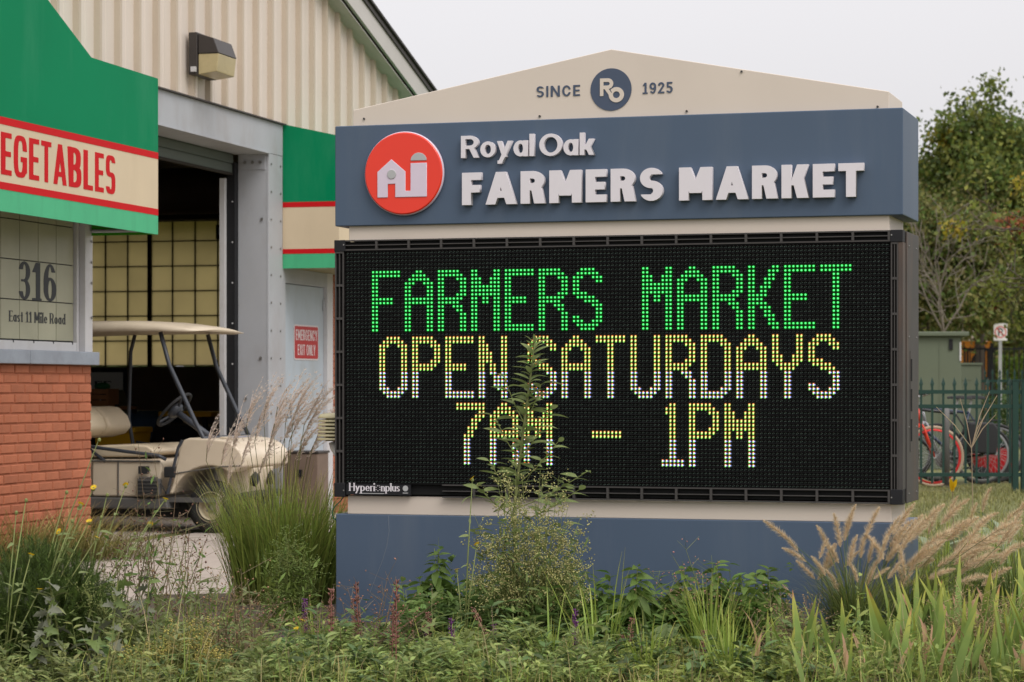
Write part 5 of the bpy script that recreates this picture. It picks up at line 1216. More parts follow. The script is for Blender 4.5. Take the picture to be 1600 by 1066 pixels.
def fountain(u, d, label, nb, Hb, plumes, leanx=0., wb=.007):
    p = at(u, d); C_ = thing('fountain_grass', label, 'grass', (p.x, d, .02), 0, 'fountain grass clumps')
    az = nr.uniform(0, 6.283, nb); rr_ = nr.uniform(0, .10, nb)
    base = np.stack([np.cos(az)*rr_, np.sin(az)*rr_, np.zeros(nb)], 1)
    az2 = np.where(nr.random(nb) < .35+abs(leanx)*.5, nr.normal(0 if leanx > 0 else math.pi, .8, nb), az)
    V, F, H_ = blades(base, az2, nr.uniform(.5, 1.1, nb)*Hb, nr.uniform(.02, .38, nb), nr.uniform(.3, 1.7, nb), nr.uniform(.5, 1, nb)*wb, 6)
    tag(link('blades', np_mesh('blades', V, F, FG_b, h=H_), C_), kind='stuff')
    stm = MB()
    for (du, v, ln, ang, dy) in plumes:                 # offset in columns, row of the plume foot, length, tilt to the right
        q = at(u+du, d+dy, v); q = Vector((q.x-p.x, dy, q.z-.02)); th = R(ang)
        o = link('plume', rnd.choice(PM), C_, None, q, (rnd.uniform(-.25, .1), th, rnd.uniform(-.2, .2)+(R(-90) if ang > 0 else R(90))*0), (ln, ln, ln))
        o.rotation_euler = Matrix.Rotation(th, 3, 'Y').to_euler(); o.rotation_euler.rotate_axis('Z', R(-90)+rnd.uniform(-.6, .6) if ang > 0 else R(90)+rnd.uniform(-.6, .6))
        b0 = Vector((q.x*.12, dy*.1, 0)); dv = Vector((math.sin(th), 0, math.cos(th)))
        mid = q-dv*q.z*.55/max(.4, math.cos(th)); mid = Vector((mid.x*.6+b0.x*.4, mid.y*.6, q.z*.5))
        stm.tube([b0, mid, q], .0014, 4, False)
    stm.build('stalks', FG_b, C_)
    return C_
fountain(1335, 11.75, 'fountain grass clump with tan plumes before the right end of the sign base', 520, .48, [
 (-105, 842, .15, -48, .0), (-88, 862, .13, -35, .0), (-75, 878, .14, -52, .1), (-62, 905, .13, -40, -.05), (-98, 935, .08, -30, -.1), (-40, 860, .14, -18, .05), (-22, 855, .17, -6, 0), (-15, 845, .15, 4, .1), (-8, 885, .16, 6, -.1), (-25, 880, .14, -22, .1),
 (10, 872, .15, 2, .0), (22, 880, .13, 10, .05), (18, 838, .16, 20, .1), (45, 850, .16, 28, .0), (-10, 830, .14, 8, .1), (38, 880, .14, 14, -.1), (60, 860, .15, 22, .1), (72, 862, .15, 30, 0), (52, 905, .12, 35, -.1), (30, 905, .10, 48, -.15), (-45, 900, .12, -28, -.1), (85, 885, .14, 38, .05), (5, 910, .11, -12, -.15)]+[(rnd.uniform(-70, 80), rnd.uniform(865, 925), rnd.uniform(.1, .16), rnd.uniform(-30, 35), rnd.uniform(-.1, .2)) for _ in range(12)])
fountain(1420, 11.9, 'fountain grass clump leaning right past the corner of the sign', 460, .5, [
 (-25, 835, .19, 32, .1), (-10, 850, .20, 38, .2), (5, 835, .22, 42, .0), (20, 860, .20, 46, .1), (38, 850, .22, 52, .2), (15, 880, .18, 40, -.1), (45, 885, .20, 58, .0), (70, 865, .22, 55, .1), (60, 845, .2, 48, .2), (88, 885, .2, 62, 0), (0, 895, .16, 30, -.1), (-35, 880, .16, 25, .0), (30, 905, .15, 60, -.15), (80, 910, .15, 65, -.1), (100, 855, .2, 58, .2), (50, 820, .2, 40, .3)]+[(rnd.uniform(-40, 150), rnd.uniform(825, 920), rnd.uniform(.13, .21), rnd.uniform(25, 66), rnd.uniform(-.1, .5)) for _ in range(26)], .6)
fountain(1510, 13.2, 'loose fountain grass behind the irises on the right', 420, .55, [(-60, 835, .16, 20, 0), (-30, 815, .16, 12, .1), (0, 830, .17, 15, .2), (25, 800, .15, 8, 0), (50, 830, .18, 35, .1), (80, 810, .15, 18, .1), (95, 835, .16, 30, 0), (-10, 860, .15, 40, -.1), (110, 800, .15, 12, 0)], .3)
fountain(1590, 12.6, 'fountain grass clump at the right edge behind the irises', 460, .6, [(-15, 850, .15, 25, 0), (10, 840, .15, 15, .1), (-40, 880, .14, 50, 0)], .2)
# --- tall silvery plume grass left of the sign
MG_b = gm('plume_grass_blade', (.12, .17, .035), .4, .3, attr=((0, (.17, .17, .05)), (.25, (.20, .27, .05)), (.75, (.26, .34, .07)), (1, (.38, .31, .11))))
MG_p = gm('silver_plume', (.78, .67, .58), .2, .45, .7)
def feather_mesh(seed):
    ng = np.random.default_rng(seed); n = 13
    base = np.stack([ng.normal(0, .01, n), ng.normal(0, .01, n), ng.uniform(0, .35, n)], 1)
    V, F, H_ = blades(base, ng.normal(0, .5, n), ng.uniform(.5, .8, n), ng.uniform(0.02, .25, n), ng.uniform(.2, .9, n), np.full(n, .016), 7, tip=.3)
    P = V.reshape(n, 8, 2, 3).mean(2).reshape(-1, 3); P = P[ng.integers(0, len(P), 420)]+ng.normal(0, .006, (420, 3))
    D = np.stack([ng.normal(.45, .35, 420), ng.normal(0, .35, 420), ng.uniform(.4, 1, 420)], 1)
    tv_, tf_ = np.array([(-.08, 0, 0), (.08, 0, 0), (.05, .6, 0), (0, 1, 0)], float), np.array([(0, 1, 2, 3)])
    V2, F2 = scatter(tv_, tf_, P, frames(D, ng.uniform(0, 6, 420)), ng.uniform(.035, .075, 420))
    return np_mesh('plume', *join([(V, F), (V2, F2)]), MG_p)
FM = [feather_mesh(60+s_) for s_ in range(6)]
mp = at(446, 14.0); MG = thing('plume_grass', 'big arching grass clump with silvery plumes left of the sign', 'grass', (mp.x, 14.0, .016), 0)
nb = 1500; az = nr.uniform(0, 6.283, nb); rr_ = .20*np.sqrt(nr.random(nb))
V, F, H_ = blades(np.stack([np.cos(az)*rr_*1.5, np.sin(az)*rr_*.8, np.zeros(nb)], 1), az+nr.normal(0, .5, nb), nr.uniform(.5, 1.05, nb)*.83, nr.uniform(.02, .33, nb)*np.where(np.cos(az) < 0, .9, 1.1), nr.uniform(.1, 1.0, nb)*np.where(np.cos(az) < 0, .8, 1.15), nr.uniform(.006, .0105, nb), 7)
tag(link('blades', np_mesh('blades', V, F, MG_b, h=H_), MG), kind='stuff')
stm = MB()
for u, v, ln, ang in ((322, 720, .26, 8), (345, 730, .30, 16), (362, 712, .34, 14), (375, 735, .30, 22), (398, 690, .30, 18), (420, 700, .40, 22), (428, 670, .36, 16), (440, 700, .40, 30), (452, 690, .36, 36), (462, 720, .40, 38), (470, 690, .36, 42), (436, 740, .30, 30), (405, 740, .26, 26), (480, 715, .34, 48), (355, 765, .22, 5), (338, 810, .16, -4), (488, 700, .30, 40), (412, 655, .30, 14), (446, 660, .32, 26), (385, 665, .28, 20), (458, 655, .28, 32), (475, 665, .30, 44)):
    dy = rnd.uniform(-.15, .25); q = at(u, 14+dy, v); q = Vector((q.x-mp.x, dy, q.z-.016)); th = R(ang)
    o = link('plume', rnd.choice(FM), MG, None, q, None, (ln, ln, ln)); o.rotation_euler = Matrix.Rotation(th*.6, 3, 'Y').to_euler(); o.rotation_euler.rotate_axis('Z', rnd.uniform(-.5, .5))
    b0 = Vector((q.x*.15, dy*.3, 0)); stm.tube([b0, (b0*.5+q*.5)+Vector((-.02 if ang > 0 else 0, 0, .02)), q, q+Vector((math.sin(th*.6), 0, math.cos(th*.6)))*ln*.35], .0018, 4, False)
stm.build('stalks', MG_b, MG)
# --- brown-green tussocks against the brick wall
TS = gm('tussock_blade', (.10, .11, .03), .4, .2, attr=((0, (.17, .16, .05)), (.5, (.24, .24, .07)), (1, (.46, .34, .15))))
for u, d, n, Hh, lb in ((40, 16.6, 500, .55, 'drooping grass tussock at the foot of the brick wall, by the left edge'), (110, 16.9, 500, .50, 'drooping grass tussock at the foot of the brick wall, nearer the cart'), (170, 17.0, 300, .28, 'low grass tussock before the cart'), (-40, 16.2, 400, .5, 'grass tussock cut by the left edge')):
    p = at(u, d); C_ = thing('grass_tussock', lb, 'grass', (p.x, d, float(hgt(p.x, d))+.0), 0, 'tussocks along the brick wall')
    az = nr.uniform(0, 6.283, n); rr_ = .22*np.sqrt(nr.random(n))
    V, F, H_ = blades(np.stack([np.cos(az)*rr_*1.6, np.sin(az)*rr_*.6, np.zeros(n)], 1), az, nr.uniform(.5, 1.1, n)*Hh, nr.uniform(.1, .6, n), nr.uniform(.6, 1.8, n), nr.uniform(.005, .009, n), 6)
    tag(link('blades', np_mesh('blades', V, F, TS, h=H_), C_), kind='stuff')
# --- bright tuft and single blades before the sign base
BT = gm('bright_blade', (.13, .20, .03), .3, .3, attr=((0, (.20, .26, .06)), (.6, (.25, .34, .055)), (1, (.38, .38, .09))))
def tuft(u, d, n, Hh, label, w=.008, sp=.07, upright=.35):
    p = at(u, d); C_ = thing('grass_tuft', label, 'grass', (p.x, d, .02), 0, 'bright grass tufts in the bed')
    az = nr.uniform(0, 6.283, n); rr_ = sp*np.sqrt(nr.random(n))
    V, F, H_ = blades(np.stack([np.cos(az)*rr_, np.sin(az)*rr_, np.zeros(n)], 1), az, nr.uniform(.5, 1.1, n)*Hh, nr.uniform(.0, upright, n), nr.uniform(.0, 1.0, n), nr.uniform(.6, 1.1, n)*w, 6)
    tag(link('blades', np_mesh('blades', V, F, BT, h=H_), C_), kind='stuff')
tuft(1110, 10.9, 90, .42, 'bright green grass tuft standing before the nettles', .009, .08)
tuft(1140, 10.2, 70, .34, 'bright grass tuft at the bottom edge under the nettles', .009, .08)
tuft(935, 10.9, 26, .48, 'few tall bright blades right of the flowering weed', .012, .10, .3)
tuft(860, 10.7, 24, .36, 'few bright blades under the flowering weed', .011, .08, .5)
tuft(1010, 10.5, 40, .30, 'short bright blades left of the grass tuft', .009, .10)
tuft(500, 10.8, 45, .30, 'short bright blades before the left end of the sign', .007, .12)
tuft(330, 11.4, 60, .34, 'short bright blades by the concrete path', .007, .12)
tuft(700, 10.6, 40, .26, 'short bright blades before the small nettles', .007, .12)
for k, (u, d) in enumerate(((1470, 12.8), (1540, 13.6), (1600, 13.0))): tuft(u, d, 130, .62, ('tall thin grass behind the irises, nearest the sign', 'tall thin grass behind the irises, in the middle', 'tall thin grass behind the irises by the right edge')[k], .007, .22, .25)

# --- leafy weeds: every leaf its own piece
NL = [np_mesh('leaf', *leaf_tpl(w, .35, c, 5, .36), P_leaf, smooth=True) for w, c in ((.42, .25), (.46, .35), (.38, .15))]
LL = [np_mesh('leaf', *leaf_tpl(w, .4, c, 5, .4), gm('lance_leaf', (.21, .27, .10), .3, .4), smooth=True) for w, c in ((.27, .25), (.32, .1), (.24, .45))]
def nettle(u, d, v, label, group, lean=0., S=1.0, lm=NL, lsz=.10):
    p = at(u, d); top = at(u+lean, d, v); H_ = top.z-.02; C_ = thing('nettle', label, 'weed', (p.x, d, .02), 0, group)
    tp_ = Vector((top.x-p.x, 0, H_)); pts = [tp_*t+Vector((rnd.gauss(0, .006), rnd.gauss(0, .006), 0))*(t > 0) for t in (0, .25, .5, .75, 1)]
    MB().tube(pts, [.005, .0045, .004, .003, .002], 6).build('stem', P_stem, C_)
    P, D, S_ = [], [], []; n = int(H_/.017); a0 = rnd.uniform(0, 3)
    for k in range(n):
        t = .12+.88*k/max(1, n-1); q = tp_*t; a_ = a0+(k % 2)*math.pi/2+rnd.gauss(0, .2); up = .25+.9*max(0, t-.75)*4*.6
        for s_ in (0, math.pi):
            P.append(tuple(q)); D.append((math.cos(a_+s_), math.sin(a_+s_), up-.25-rnd.uniform(.1, .7))); S_.append(lsz*S*(1.15 if t < .7 else 1.35-.8*t)*rnd.uniform(.85, 1.2))
    inst_leaves(C_, P, D, S_, lm)
for i, (u, v, ln) in enumerate(((945, 932, -2), (968, 945, 4), (990, 898, 4), (1006, 905, -4), (1022, 940, 3), (1048, 930, 2), (1068, 900, 2), (1085, 928, 0), (1102, 935, 3), (1120, 893, -1), (1140, 925, 2), (1158, 912, 3), (1176, 908, 6), (1195, 902, 6), (1205, 925, 8), (1182, 945, 2))[:16]):
    nettle(u, 11.8+rnd.uniform(-.2, .15), v-12, ordn(i)+' nettle from the left in the dark green row against the blue base', 'nettles against the blue base', ln, 1.15)
for u, v, ln, lb in ((678, 862, 8, 'tallest of the small nettles left of the flowering weed'), (662, 905, -6, 'short nettle at the left end of the small group'), (700, 915, 6, 'short nettle nearest the flowering weed'), (640, 945, -6, 'low nettle leaning left before the blue base')):
    nettle(u, 12.0, v, lb, 'small nettles', ln, 1.15)
for i, u in enumerate(range(735, 905, 17)):
    nettle(u, 11.9+rnd.uniform(-.15, .15), rnd.uniform(880, 930), ordn(i)+' nettle from the left in the growth under the flowering weed', 'nettles under the flowering weed', rnd.uniform(-8, 8), 1.2)
# tall weed rising over the display
tw0 = at(812, 11.75); tips_ = [(812, 1000), (806, 900), (803, 800), (812, 720), (822, 640), (830, 580), (836, 535)]
TW = thing('tall_weed', 'tall leafy weed rising in front of the lit display', 'weed', (tw0.x, 11.75, .02), 0)
pts = [Vector((at(u, 11.75).x-tw0.x, 0, max(0, at(u, 11.75, v).z-.02))) for u, v in tips_]; pts[0].z = 0
MB().tube(pts, [.009, .0085, .008, .007, .006, .0045, .002], 8).build('stem', gm('pale_stem', (.15, .17, .06), .2, .1), TW, smooth=True)
def along(pts, t): x = t*(len(pts)-1); i = min(int(x), len(pts)-2); return pts[i].lerp(pts[i+1], x-i)
P, D, S_ = [], [], []
for k in range(72):
    t = .42+.58*k/71; q = along(pts, t); a_ = k*2.4; P.append(tuple(q)); D.append((math.cos(a_), math.sin(a_)*.7, .45+.9*max(0, t-.9)*8)); S_.append(rnd.uniform(.075, .125)*(1.15-.45*t))
inst_leaves(TW, P, D, S_, LL)
for (t0, du, dv, n) in ((.30, 92, 765, 11), (.42, 60, 690, 11), (.50, 48, 640, 11), (.50, -40, 650, 10), (.38, -48, 720, 10), (.32, -66, 760, 11), (.34, 104, 738, 12), (.62, -24, 590, 8), (.62, 34, 600, 9), (.25, 70, 820, 9), (.25, -75, 830, 9)):
    q0 = along(pts, t0); e = at(812+du, 11.75, dv); q1 = Vector((e.x-tw0.x, rnd.uniform(-.06, .02), e.z-.02))
    MB().tube([q0, q0.lerp(q1, .5)+Vector((0, 0, -.015)), q1], [.003, .0025, .0015], 5).build('side_branch', P_stem, TW)
    P, D, S_ = [], [], []
    for k in range(n):
        t = .35+.65*k/(n-1); q = q0.lerp(q1, t)+Vector((0, 0, -.03*t*(1-t))); a_ = k*2.4; P.append(tuple(q)); D.append((math.cos(a_), math.sin(a_), .35)); S_.append(rnd.uniform(.065, .105))
    inst_leaves(TW, P, D, S_, LL)
# flowering weed: many wiry stems with cream buds
BUD = gm('cream_bud', (.46, .43, .18), .35, .25)
def bud_weed(name, label, u, d, u0, u1, v0, v1, stems, buds, m_bud, bs, leafs=160, lean=0, cat='weed', lm=None, spread=.09, m_stem=None):
    p = at(u, d); C_ = thing(name, label, cat, (p.x, d, .02), 0); st = MB(); Q = []
    for k in range(stems):
        uu = rnd.uniform(u0, u1); frac = 1-abs((uu-(u0+u1)/2)/((u1-u0)/2))**2*.45; vv = v1+(v0-v1)*frac*rnd.choice((rnd.uniform(.3, .75), rnd.uniform(.6, 1.12)))
        e = at(uu, d, vv); dy = rnd.uniform(-.12, .12); q1 = Vector((e.x-p.x, dy, max(.06, e.z-.02))); b0 = Vector((rnd.gauss(0, .05), rnd.gauss(0, .04), 0))
        m_ = Vector((b0.x*.4+q1.x*.6, q1.y*.5, q1.z*.55)); st.tube([b0, m_, q1], [.0028, .002, .0009], 4, False)
        for j in range(9):
            t = rnd.uniform(.45, 1); q = (b0*(1-t)**2+m_*2*t*(1-t)+q1*t*t); w = Vector((rnd.gauss(0, .05), rnd.gauss(0, .05), abs(rnd.gauss(.03, .03)))); st.tube([q, q+w*.6, q+w], [.001, .0008, .0006], 3, False)
            for _ in range(max(1, buds//(stems*9))): Q.append(q+w*rnd.uniform(.55, 1.1)+Vector((rnd.gauss(0, .009), rnd.gauss(0, .009), rnd.gauss(0, .009))))
    st.build('stems', m_stem or P_stem, C_)
    Q = np.array([tuple(q) for q in Q]); n = len(Q)
    V, F = scatter(OCT[0], OCT[1], Q, frames(nr.normal(0, 1, (n, 3)), nr.uniform(0, 6, n)), np.stack([nr.uniform(.7, 1.2, n)*bs, nr.uniform(.8, 1.7, n)*bs, nr.uniform(.7, 1.2, n)*bs], 1))
    tag(link('buds', np_mesh('buds', V, F, m_bud), C_), kind='stuff')
    if leafs:
        idx = nr.integers(0, n, leafs); P = Q[idx]*np.array([1, 1, 1])-np.array([0, 0, 1])*nr.uniform(.0, .3, (leafs, 1)); P[:, 2] = np.maximum(P[:, 2], .04)
        tv_, tf_ = leaf_tpl(.22, .3, .3, 3); V, F = scatter(tv_, tf_, P, frames(nr.normal(0, 1, (leafs, 3))+np.array([0, 0, .2]), nr.uniform(0, 6, leafs)), nr.uniform(.03, .07, leafs))
        tag(link('small_leaves', np_mesh('small_leaves', V, F, lm or P_leaf), C_), kind='stuff')
    return C_
bud_weed('flowering_weed', 'bushy weed covered in tiny cream buds before the middle of the sign', 822, 11.55, 722, 918, 735, 985, 100, 7000, BUD, .0082, 900, lm=gm('bud_weed_leaf', (.19, .25, .08), .3, .4))
bud_weed('yellow_flower_bush', 'low bush of dense yellowish buds at the bottom edge', 275, 10.25, 195, 350, 985, 1075, 46, 3000, gm('yellowish_bud', (.46, .39, .11), .4, .3), .0085, 250)
bud_weed('feathery_weed', 'feathery light green weed standing before the arching grass', 450, 12.6, 415, 492, 815, 990, 26, 1500, gm('light_green_bud', (.17, .23, .055), .3, .3), .0085, 900, lm=gm('light_weed_leaf', (.15, .21, .045)))
bud_weed('seedhead_weed', 'wiry brown weed with dry seed heads before the cart', 260, 12.2, 165, 330, 700, 1000, 22, 380, gm('brown_seed', (.15, .075, .045), .4, .1), .0105, 60, m_stem=P_stemb)
bud_weed('seedhead_weed', 'wiry greenish weed with small seed heads over the concrete path', 300, 11.6, 215, 350, 800, 1010, 18, 260, gm('tan_seed', (.26, .17, .08), .4, .1), .010, 80, m_stem=P_stem)
bud_weed('seedhead_weed', 'thin reddish weed with dry heads before the left end of the sign', 560, 10.9, 470, 690, 880, 1040, 26, 420, gm('reddish_seed', (.30, .15, .09), .4, .1), .009, 60, m_stem=P_stemb)
bud_weed('feathery_weed', 'feathery green weed low at the left of the yellowish bush', 170, 10.6, 110, 240, 900, 1050, 26, 900, gm('light_green_bud_b', (.24, .27, .09), .3, .3), .008, 500, lm=gm('light_weed_leaf_b', (.21, .26, .08)))
bud_weed('seedhead_weed', 'tall wiry weed with dark seed heads before the brick corner', 180, 11.0, 120, 300, 740, 1010, 18, 320, gm('dark_seed', (.13, .07, .04), .4, .1), .0105, 120, m_stem=gm('olive_stem', (.19, .18, .08)))
bud_weed('seedhead_weed', 'low tangle of brown stems at the bottom edge left of the arching grass', 370, 10.4, 290, 450, 900, 1050, 34, 600, gm('rusty_seed', (.26, .15, .08), .4, .1), .009, 120, m_stem=P_stemb)
bud_weed('pink_smartweed', 'pinkish flower spikes among the nettles', 1130, 11.6, 1000, 1180, 862, 960, 14, 240, gm('pink_bud', (.42, .20, .17), .3, .2), .0085, 0)
bud_weed('straw_grass', 'straw-coloured dry grass heads over the irises', 1560, 10.7, 1440, 1640, 905, 1040, 60, 1500, gm('straw_seed', (.42, .32, .15), .3, .3), .0075, 0, m_stem=gm('straw_stem', (.40, .32, .16)), cat='grass')
bud_weed('straw_grass', 'straw-coloured grass heads left of the fountain grass', 1240, 10.9, 1165, 1300, 925, 1040, 30, 700, gm('straw_seed_b', (.36, .26, .13), .3, .3), .0075, 0, m_stem=P_stemb, cat='grass')
# sow thistles with yellow flowers
FLW = flower_mesh('flower', P_yel)
def thistle(u, d, heads, label, foot=None):
    p = at(foot or u, d); C_ = thing('sow_thistle', label, 'weed', (p.x, d, .02), 0, 'yellow-flowered weeds on the left')
    st = MB(); P, D, S_ = [], [], []
    for (hu, hv, open_) in heads:
        e = at(hu, d, hv); q = Vector((e.x-p.x, rnd.uniform(-.08, .08), max(.05, e.z-.02))); m_ = Vector((q.x*.45, q.y*.5, q.z*.55)); st.tube([(0, 0, 0), m_, q], [.0045, .0035, .0018], 5)
        if open_: link('flower', FLW, C_, None, q, (rnd.gauss(0.5, .3), rnd.gauss(0, .3), rnd.uniform(0, 6)), (.017, .017, .017))
        b_ = MB().lathe([(.002, -.016), (.007, -.012), (.0075, -.004), (.003, .002)], tuple(q), 'z', 8); b_.build('bud', P_stem, C_)
        for k in range(4): 
            t = rnd.uniform(.2, .9); P.append(tuple(q*t+Vector((0, 0, 0)))); D.append((rnd.gauss(0, 1), rnd.gauss(0, 1), rnd.uniform(-.2, .6))); S_.append(rnd.uniform(.03, .08))
    st.build('stem', P_stem, C_, smooth=True); inst_leaves(C_, P, D, S_, LL)
thistle(70, 10.6, ((100, 768, 0), (142, 763, 1), (125, 788, 1), (113, 812, 0), (135, 816, 1), (88, 832, 1), (155, 685, 0), (152, 840, 1)), 'tall yellow-flowered weed leaning right before the brick corner', 40)
thistle(140, 11.2, ((195, 758, 1), (162, 805, 0), (172, 770, 0), (258, 780, 1), (215, 830, 0), (232, 820, 1)), 'yellow-flowered weed before the cart', 120)
thistle(15, 10.4, ((45, 868, 1), (60, 922, 1), (20, 800, 0), (38, 780, 0)), 'yellow-flowered weed by the left edge', 5)
thistle(700, 11.3, ((713, 892, 1), (745, 851, 1), (738, 748, 1)), 'yellow-flowered stems left of the flowering weed', 725)
thistle(470, 11.0, ((475, 968, 1), (462, 984, 1), (488, 1010, 1), (480, 1000, 0)), 'low yellow flowers before the arching grass', 475)
yl = at(1488, 14.5); YF = thing('yellow_leaf_stalk', 'dry stalk with one bright yellow leaf before the bicycles', 'weed', (yl.x, 14.5, .0), 0)
ztp = at(0, 14.5, 770).z; MB().tube([(0, 0, 0), (.01, 0, ztp*.5), (0, 0, ztp+.04)], [.004, .003, .002], 5).build('stem', P_stemb, YF)
inst_leaves(YF, [(0, 0, ztp), (.005, 0, ztp+.02)], [(-.1, 0, 1), (.25, -.3, 1)], [.09, .07], [np_mesh('leaf', *leaf_tpl(.4, .3, .1, 4), P_yel, smooth=True)])
ds_ = at(1518, 13.6); DS = thing('dry_grass_stalk', 'dry straw stalk branching in front of the fence', 'grass', (ds_.x, 13.6, 0), 0)
sb_ = MB(); j0 = Vector((0, 0, at(0, 13.6, 700).z)); sb_.tube([(.02, 0, 0), j0], .0025, 5)
for du, v in ((40, 618), (28, 612), (22, 647), (38, 648), (-55, 636), (-18, 623)):
    e = at(1518+du, 13.6, v); q = Vector((e.x-ds_.x, 0, e.z)); sb_.tube([j0, j0.lerp(q, .5)+Vector((-.008 if du > 0 else .004, 0, .012)), q], [.0022, .003, .0015], 5)
sb_.build('stalk', gm('straw', (.42, .33, .22)), DS)
# salvia spikes
PUR = gm('purple_floret', (.15, .045, .16), .4, .2); RST = gm('dry_floret', (.22, .10, .075), .4, .1)
def spike_mesh(m, seed, L=.2):
    ng = np.random.default_rng(seed); n = 60; z = L*(.35+.65*ng.random(n)); a_ = ng.uniform(0, 6.28, n)
    P = np.stack([np.cos(a_)*.008, np.sin(a_)*.008, z], 1); V, F = scatter(OCT[0], OCT[1], P, frames(np.stack([np.cos(a_), np.sin(a_), np.full(n, .8)], 1), a_), np.stack([np.full(n, .006), np.full(n, .013), np.full(n, .006)], 1))
    s_ = MB().tube([(0, 0, 0), (0, 0, L)], .0022, 4, False); sv = np.array(s_.v); sf = np.array([t for f in s_.f for t in ((f[0], f[1], f[2]), (f[0], f[2], f[3]))])
    return np_mesh('flower_spike', *join([(V, F), (sv, sf)]), m)
SPP = [spike_mesh(PUR, 1), spike_mesh(PUR, 2)]; SPR = [spike_mesh(RST, 3), spike_mesh(RST, 4)]
def spikes(lst, me, name, label, group):
    for i, (u, v, ln) in enumerate(sorted(lst)):
        d = rnd.uniform(10.4, 11.6); e = at(u, d, v); o = link(name, rnd.choice(me)); s_ = rnd.uniform(1.2, 1.6)
        o.scale = (1.2, 1.2, max(.12, e.z-.02)/.2); o.location = (e.x-math.sin(ln)*max(.12, e.z), d, .02); o.rotation_euler = (0, ln, rnd.uniform(0, 6)); tag(o, ordn(i)+label, 'flower', group)
spikes(((478, 935, .02), (712, 965, .05), (770, 975, -.05), (905, 950, .06), (655, 1010, .1), (600, 1045, -.05), (440, 1040, .05), (795, 1020, 0), (660, 985, -.1)), SPP, 'salvia_spike', ' purple salvia spike from the left in the low foliage', 'purple salvia spikes')
spikes(((560, 935, .05), (608, 945, -.04), (622, 905, .02), (590, 905, .18), (540, 985, -.1), (700, 1000, .1), (740, 990, .25), (838, 935, .6), (680, 955, .12), (975, 990, .3), (1000, 965, .25), (470, 965, -.04), (520, 920, .02), (1090, 985, -.1)), SPR, 'dry_salvia_spike', ' reddish brown dried spike from the left in the low foliage', 'dried flower spikes')
# big-lobed greyish weeds, bottom left: every leaf its own piece
LOB = mk('mildewed_leaf', (.15, .16, .11), .7, .3, 40, island=.25, transl=.2); LOBG = gm('lobed_leaf', (.13, .19, .055), .25, .3)
def lobed(m):
    pts = [(0, 0), (.10, .10), (.42, .12), (.20, .30), (.52, .50), (.20, .52), (.22, .74), (0, 1.05)]
    L_ = pts+[(-x, y) for x, y in pts[-2:0:-1]]
    V = [(x, y, -.25*y*y+.18*abs(x)+.05*math.sin(9*x+5*y)) for x, y in L_]+[(0, .4, -.05)]
    return np_mesh('leaf', V, [(i, (i+1) % len(L_), len(L_)) for i in range(len(L_))], m)
LBM = [lobed(LOB), lobed(LOBG), lobed(LOB)]
for u, d, n, Hh, lb in ((45, 10.1, 12, .34, 'grey lobed-leaf weed at the bottom left corner'), (95, 10.4, 12, .42, 'grey lobed-leaf weed before the dark conifer'), (160, 10.3, 11, .42, 'grey lobed-leaf weed right of the dark conifer'), (10, 10.6, 8, .45, 'grey lobed-leaf weed cut by the left edge'), (215, 10.8, 9, .40, 'lobed-leaf weed by the yellowish bush'), (120, 9.9, 9, .28, 'low lobed-leaf weed at the bottom edge')):
    p = at(u, d); C_ = thing('lobed_weed', lb, 'weed', (p.x, d, .02), 0, 'grey lobed-leaf weeds'); tp_ = Vector((rnd.gauss(0.05, .05), rnd.gauss(0, .03), Hh))
    MB().tube([(0, 0, 0), tp_*.5+Vector((.01, 0, 0)), tp_], [.006, .005, .003], 6).build('stem', P_stem, C_); P, D, S_ = [], [], []
    n = int(n*1.7)
    for k in range(n):
        t = .15+.85*k/(n-1); P.append(tuple(tp_*t)); a_ = k*2.4+rnd.gauss(0, .3); D.append((math.cos(a_), math.sin(a_), rnd.uniform(-.5, .4))); S_.append(rnd.uniform(.05, .085))
    inst_leaves(C_, P, D, S_, LBM, roll=nr.uniform(-1.2, 1.2, len(P)))
# large grey-green rosettes right of the sign, dock leaves before the nettles
MUL = [np_mesh('leaf', *leaf_tpl(w, .25, c, 5, .5), gm('woolly_leaf', (.20, .25, .15), .2, .2), smooth=True) for w, c in ((.42, .3), (.5, .45))]
for u, d, S0, lb in ((1462, 15.5, .26, 'grey-green broad-leaved plant on the lawn nearest the sign'), (1520, 16.2, .28, 'grey-green broad-leaved plant on the lawn before the fence'), (1592, 15.2, .34, 'grey-green broad-leaved plant at the right edge'), (1560, 17.5, .24, 'small grey-green broad-leaved plant near the fence')):
    p = at(u, d); C_ = thing('mullein', lb, 'plant', (p.x, d, float(hgt(p.x, d))), 0, 'broad-leaved plants on the lawn'); n = 15
    inst_leaves(C_, [(0, 0, .02+.012*k) for k in range(n)], [(math.cos(k*2.4), math.sin(k*2.4), .25+.07*k) for k in range(n)], [S0*rnd.uniform(.7, 1.1) for _ in range(n)], MUL)
DCK = [np_mesh('leaf', *leaf_tpl(w, .3, .12, 5, .5), gm('dock_leaf', (.11, .16, .05), .2, .25), smooth=True) for w in (.36, .42)]
p = at(1010, 11.1); C_ = thing('dock_plant', 'dock with a few broad upright leaves before the nettles', 'plant', (p.x, 11.1, .02), 0)
inst_leaves(C_, [(0, 0, .02)]*7, [(rnd.gauss(0, .5), rnd.gauss(0, .4), 1) for _ in range(7)], [rnd.uniform(.16, .27) for _ in range(7)], DCK)
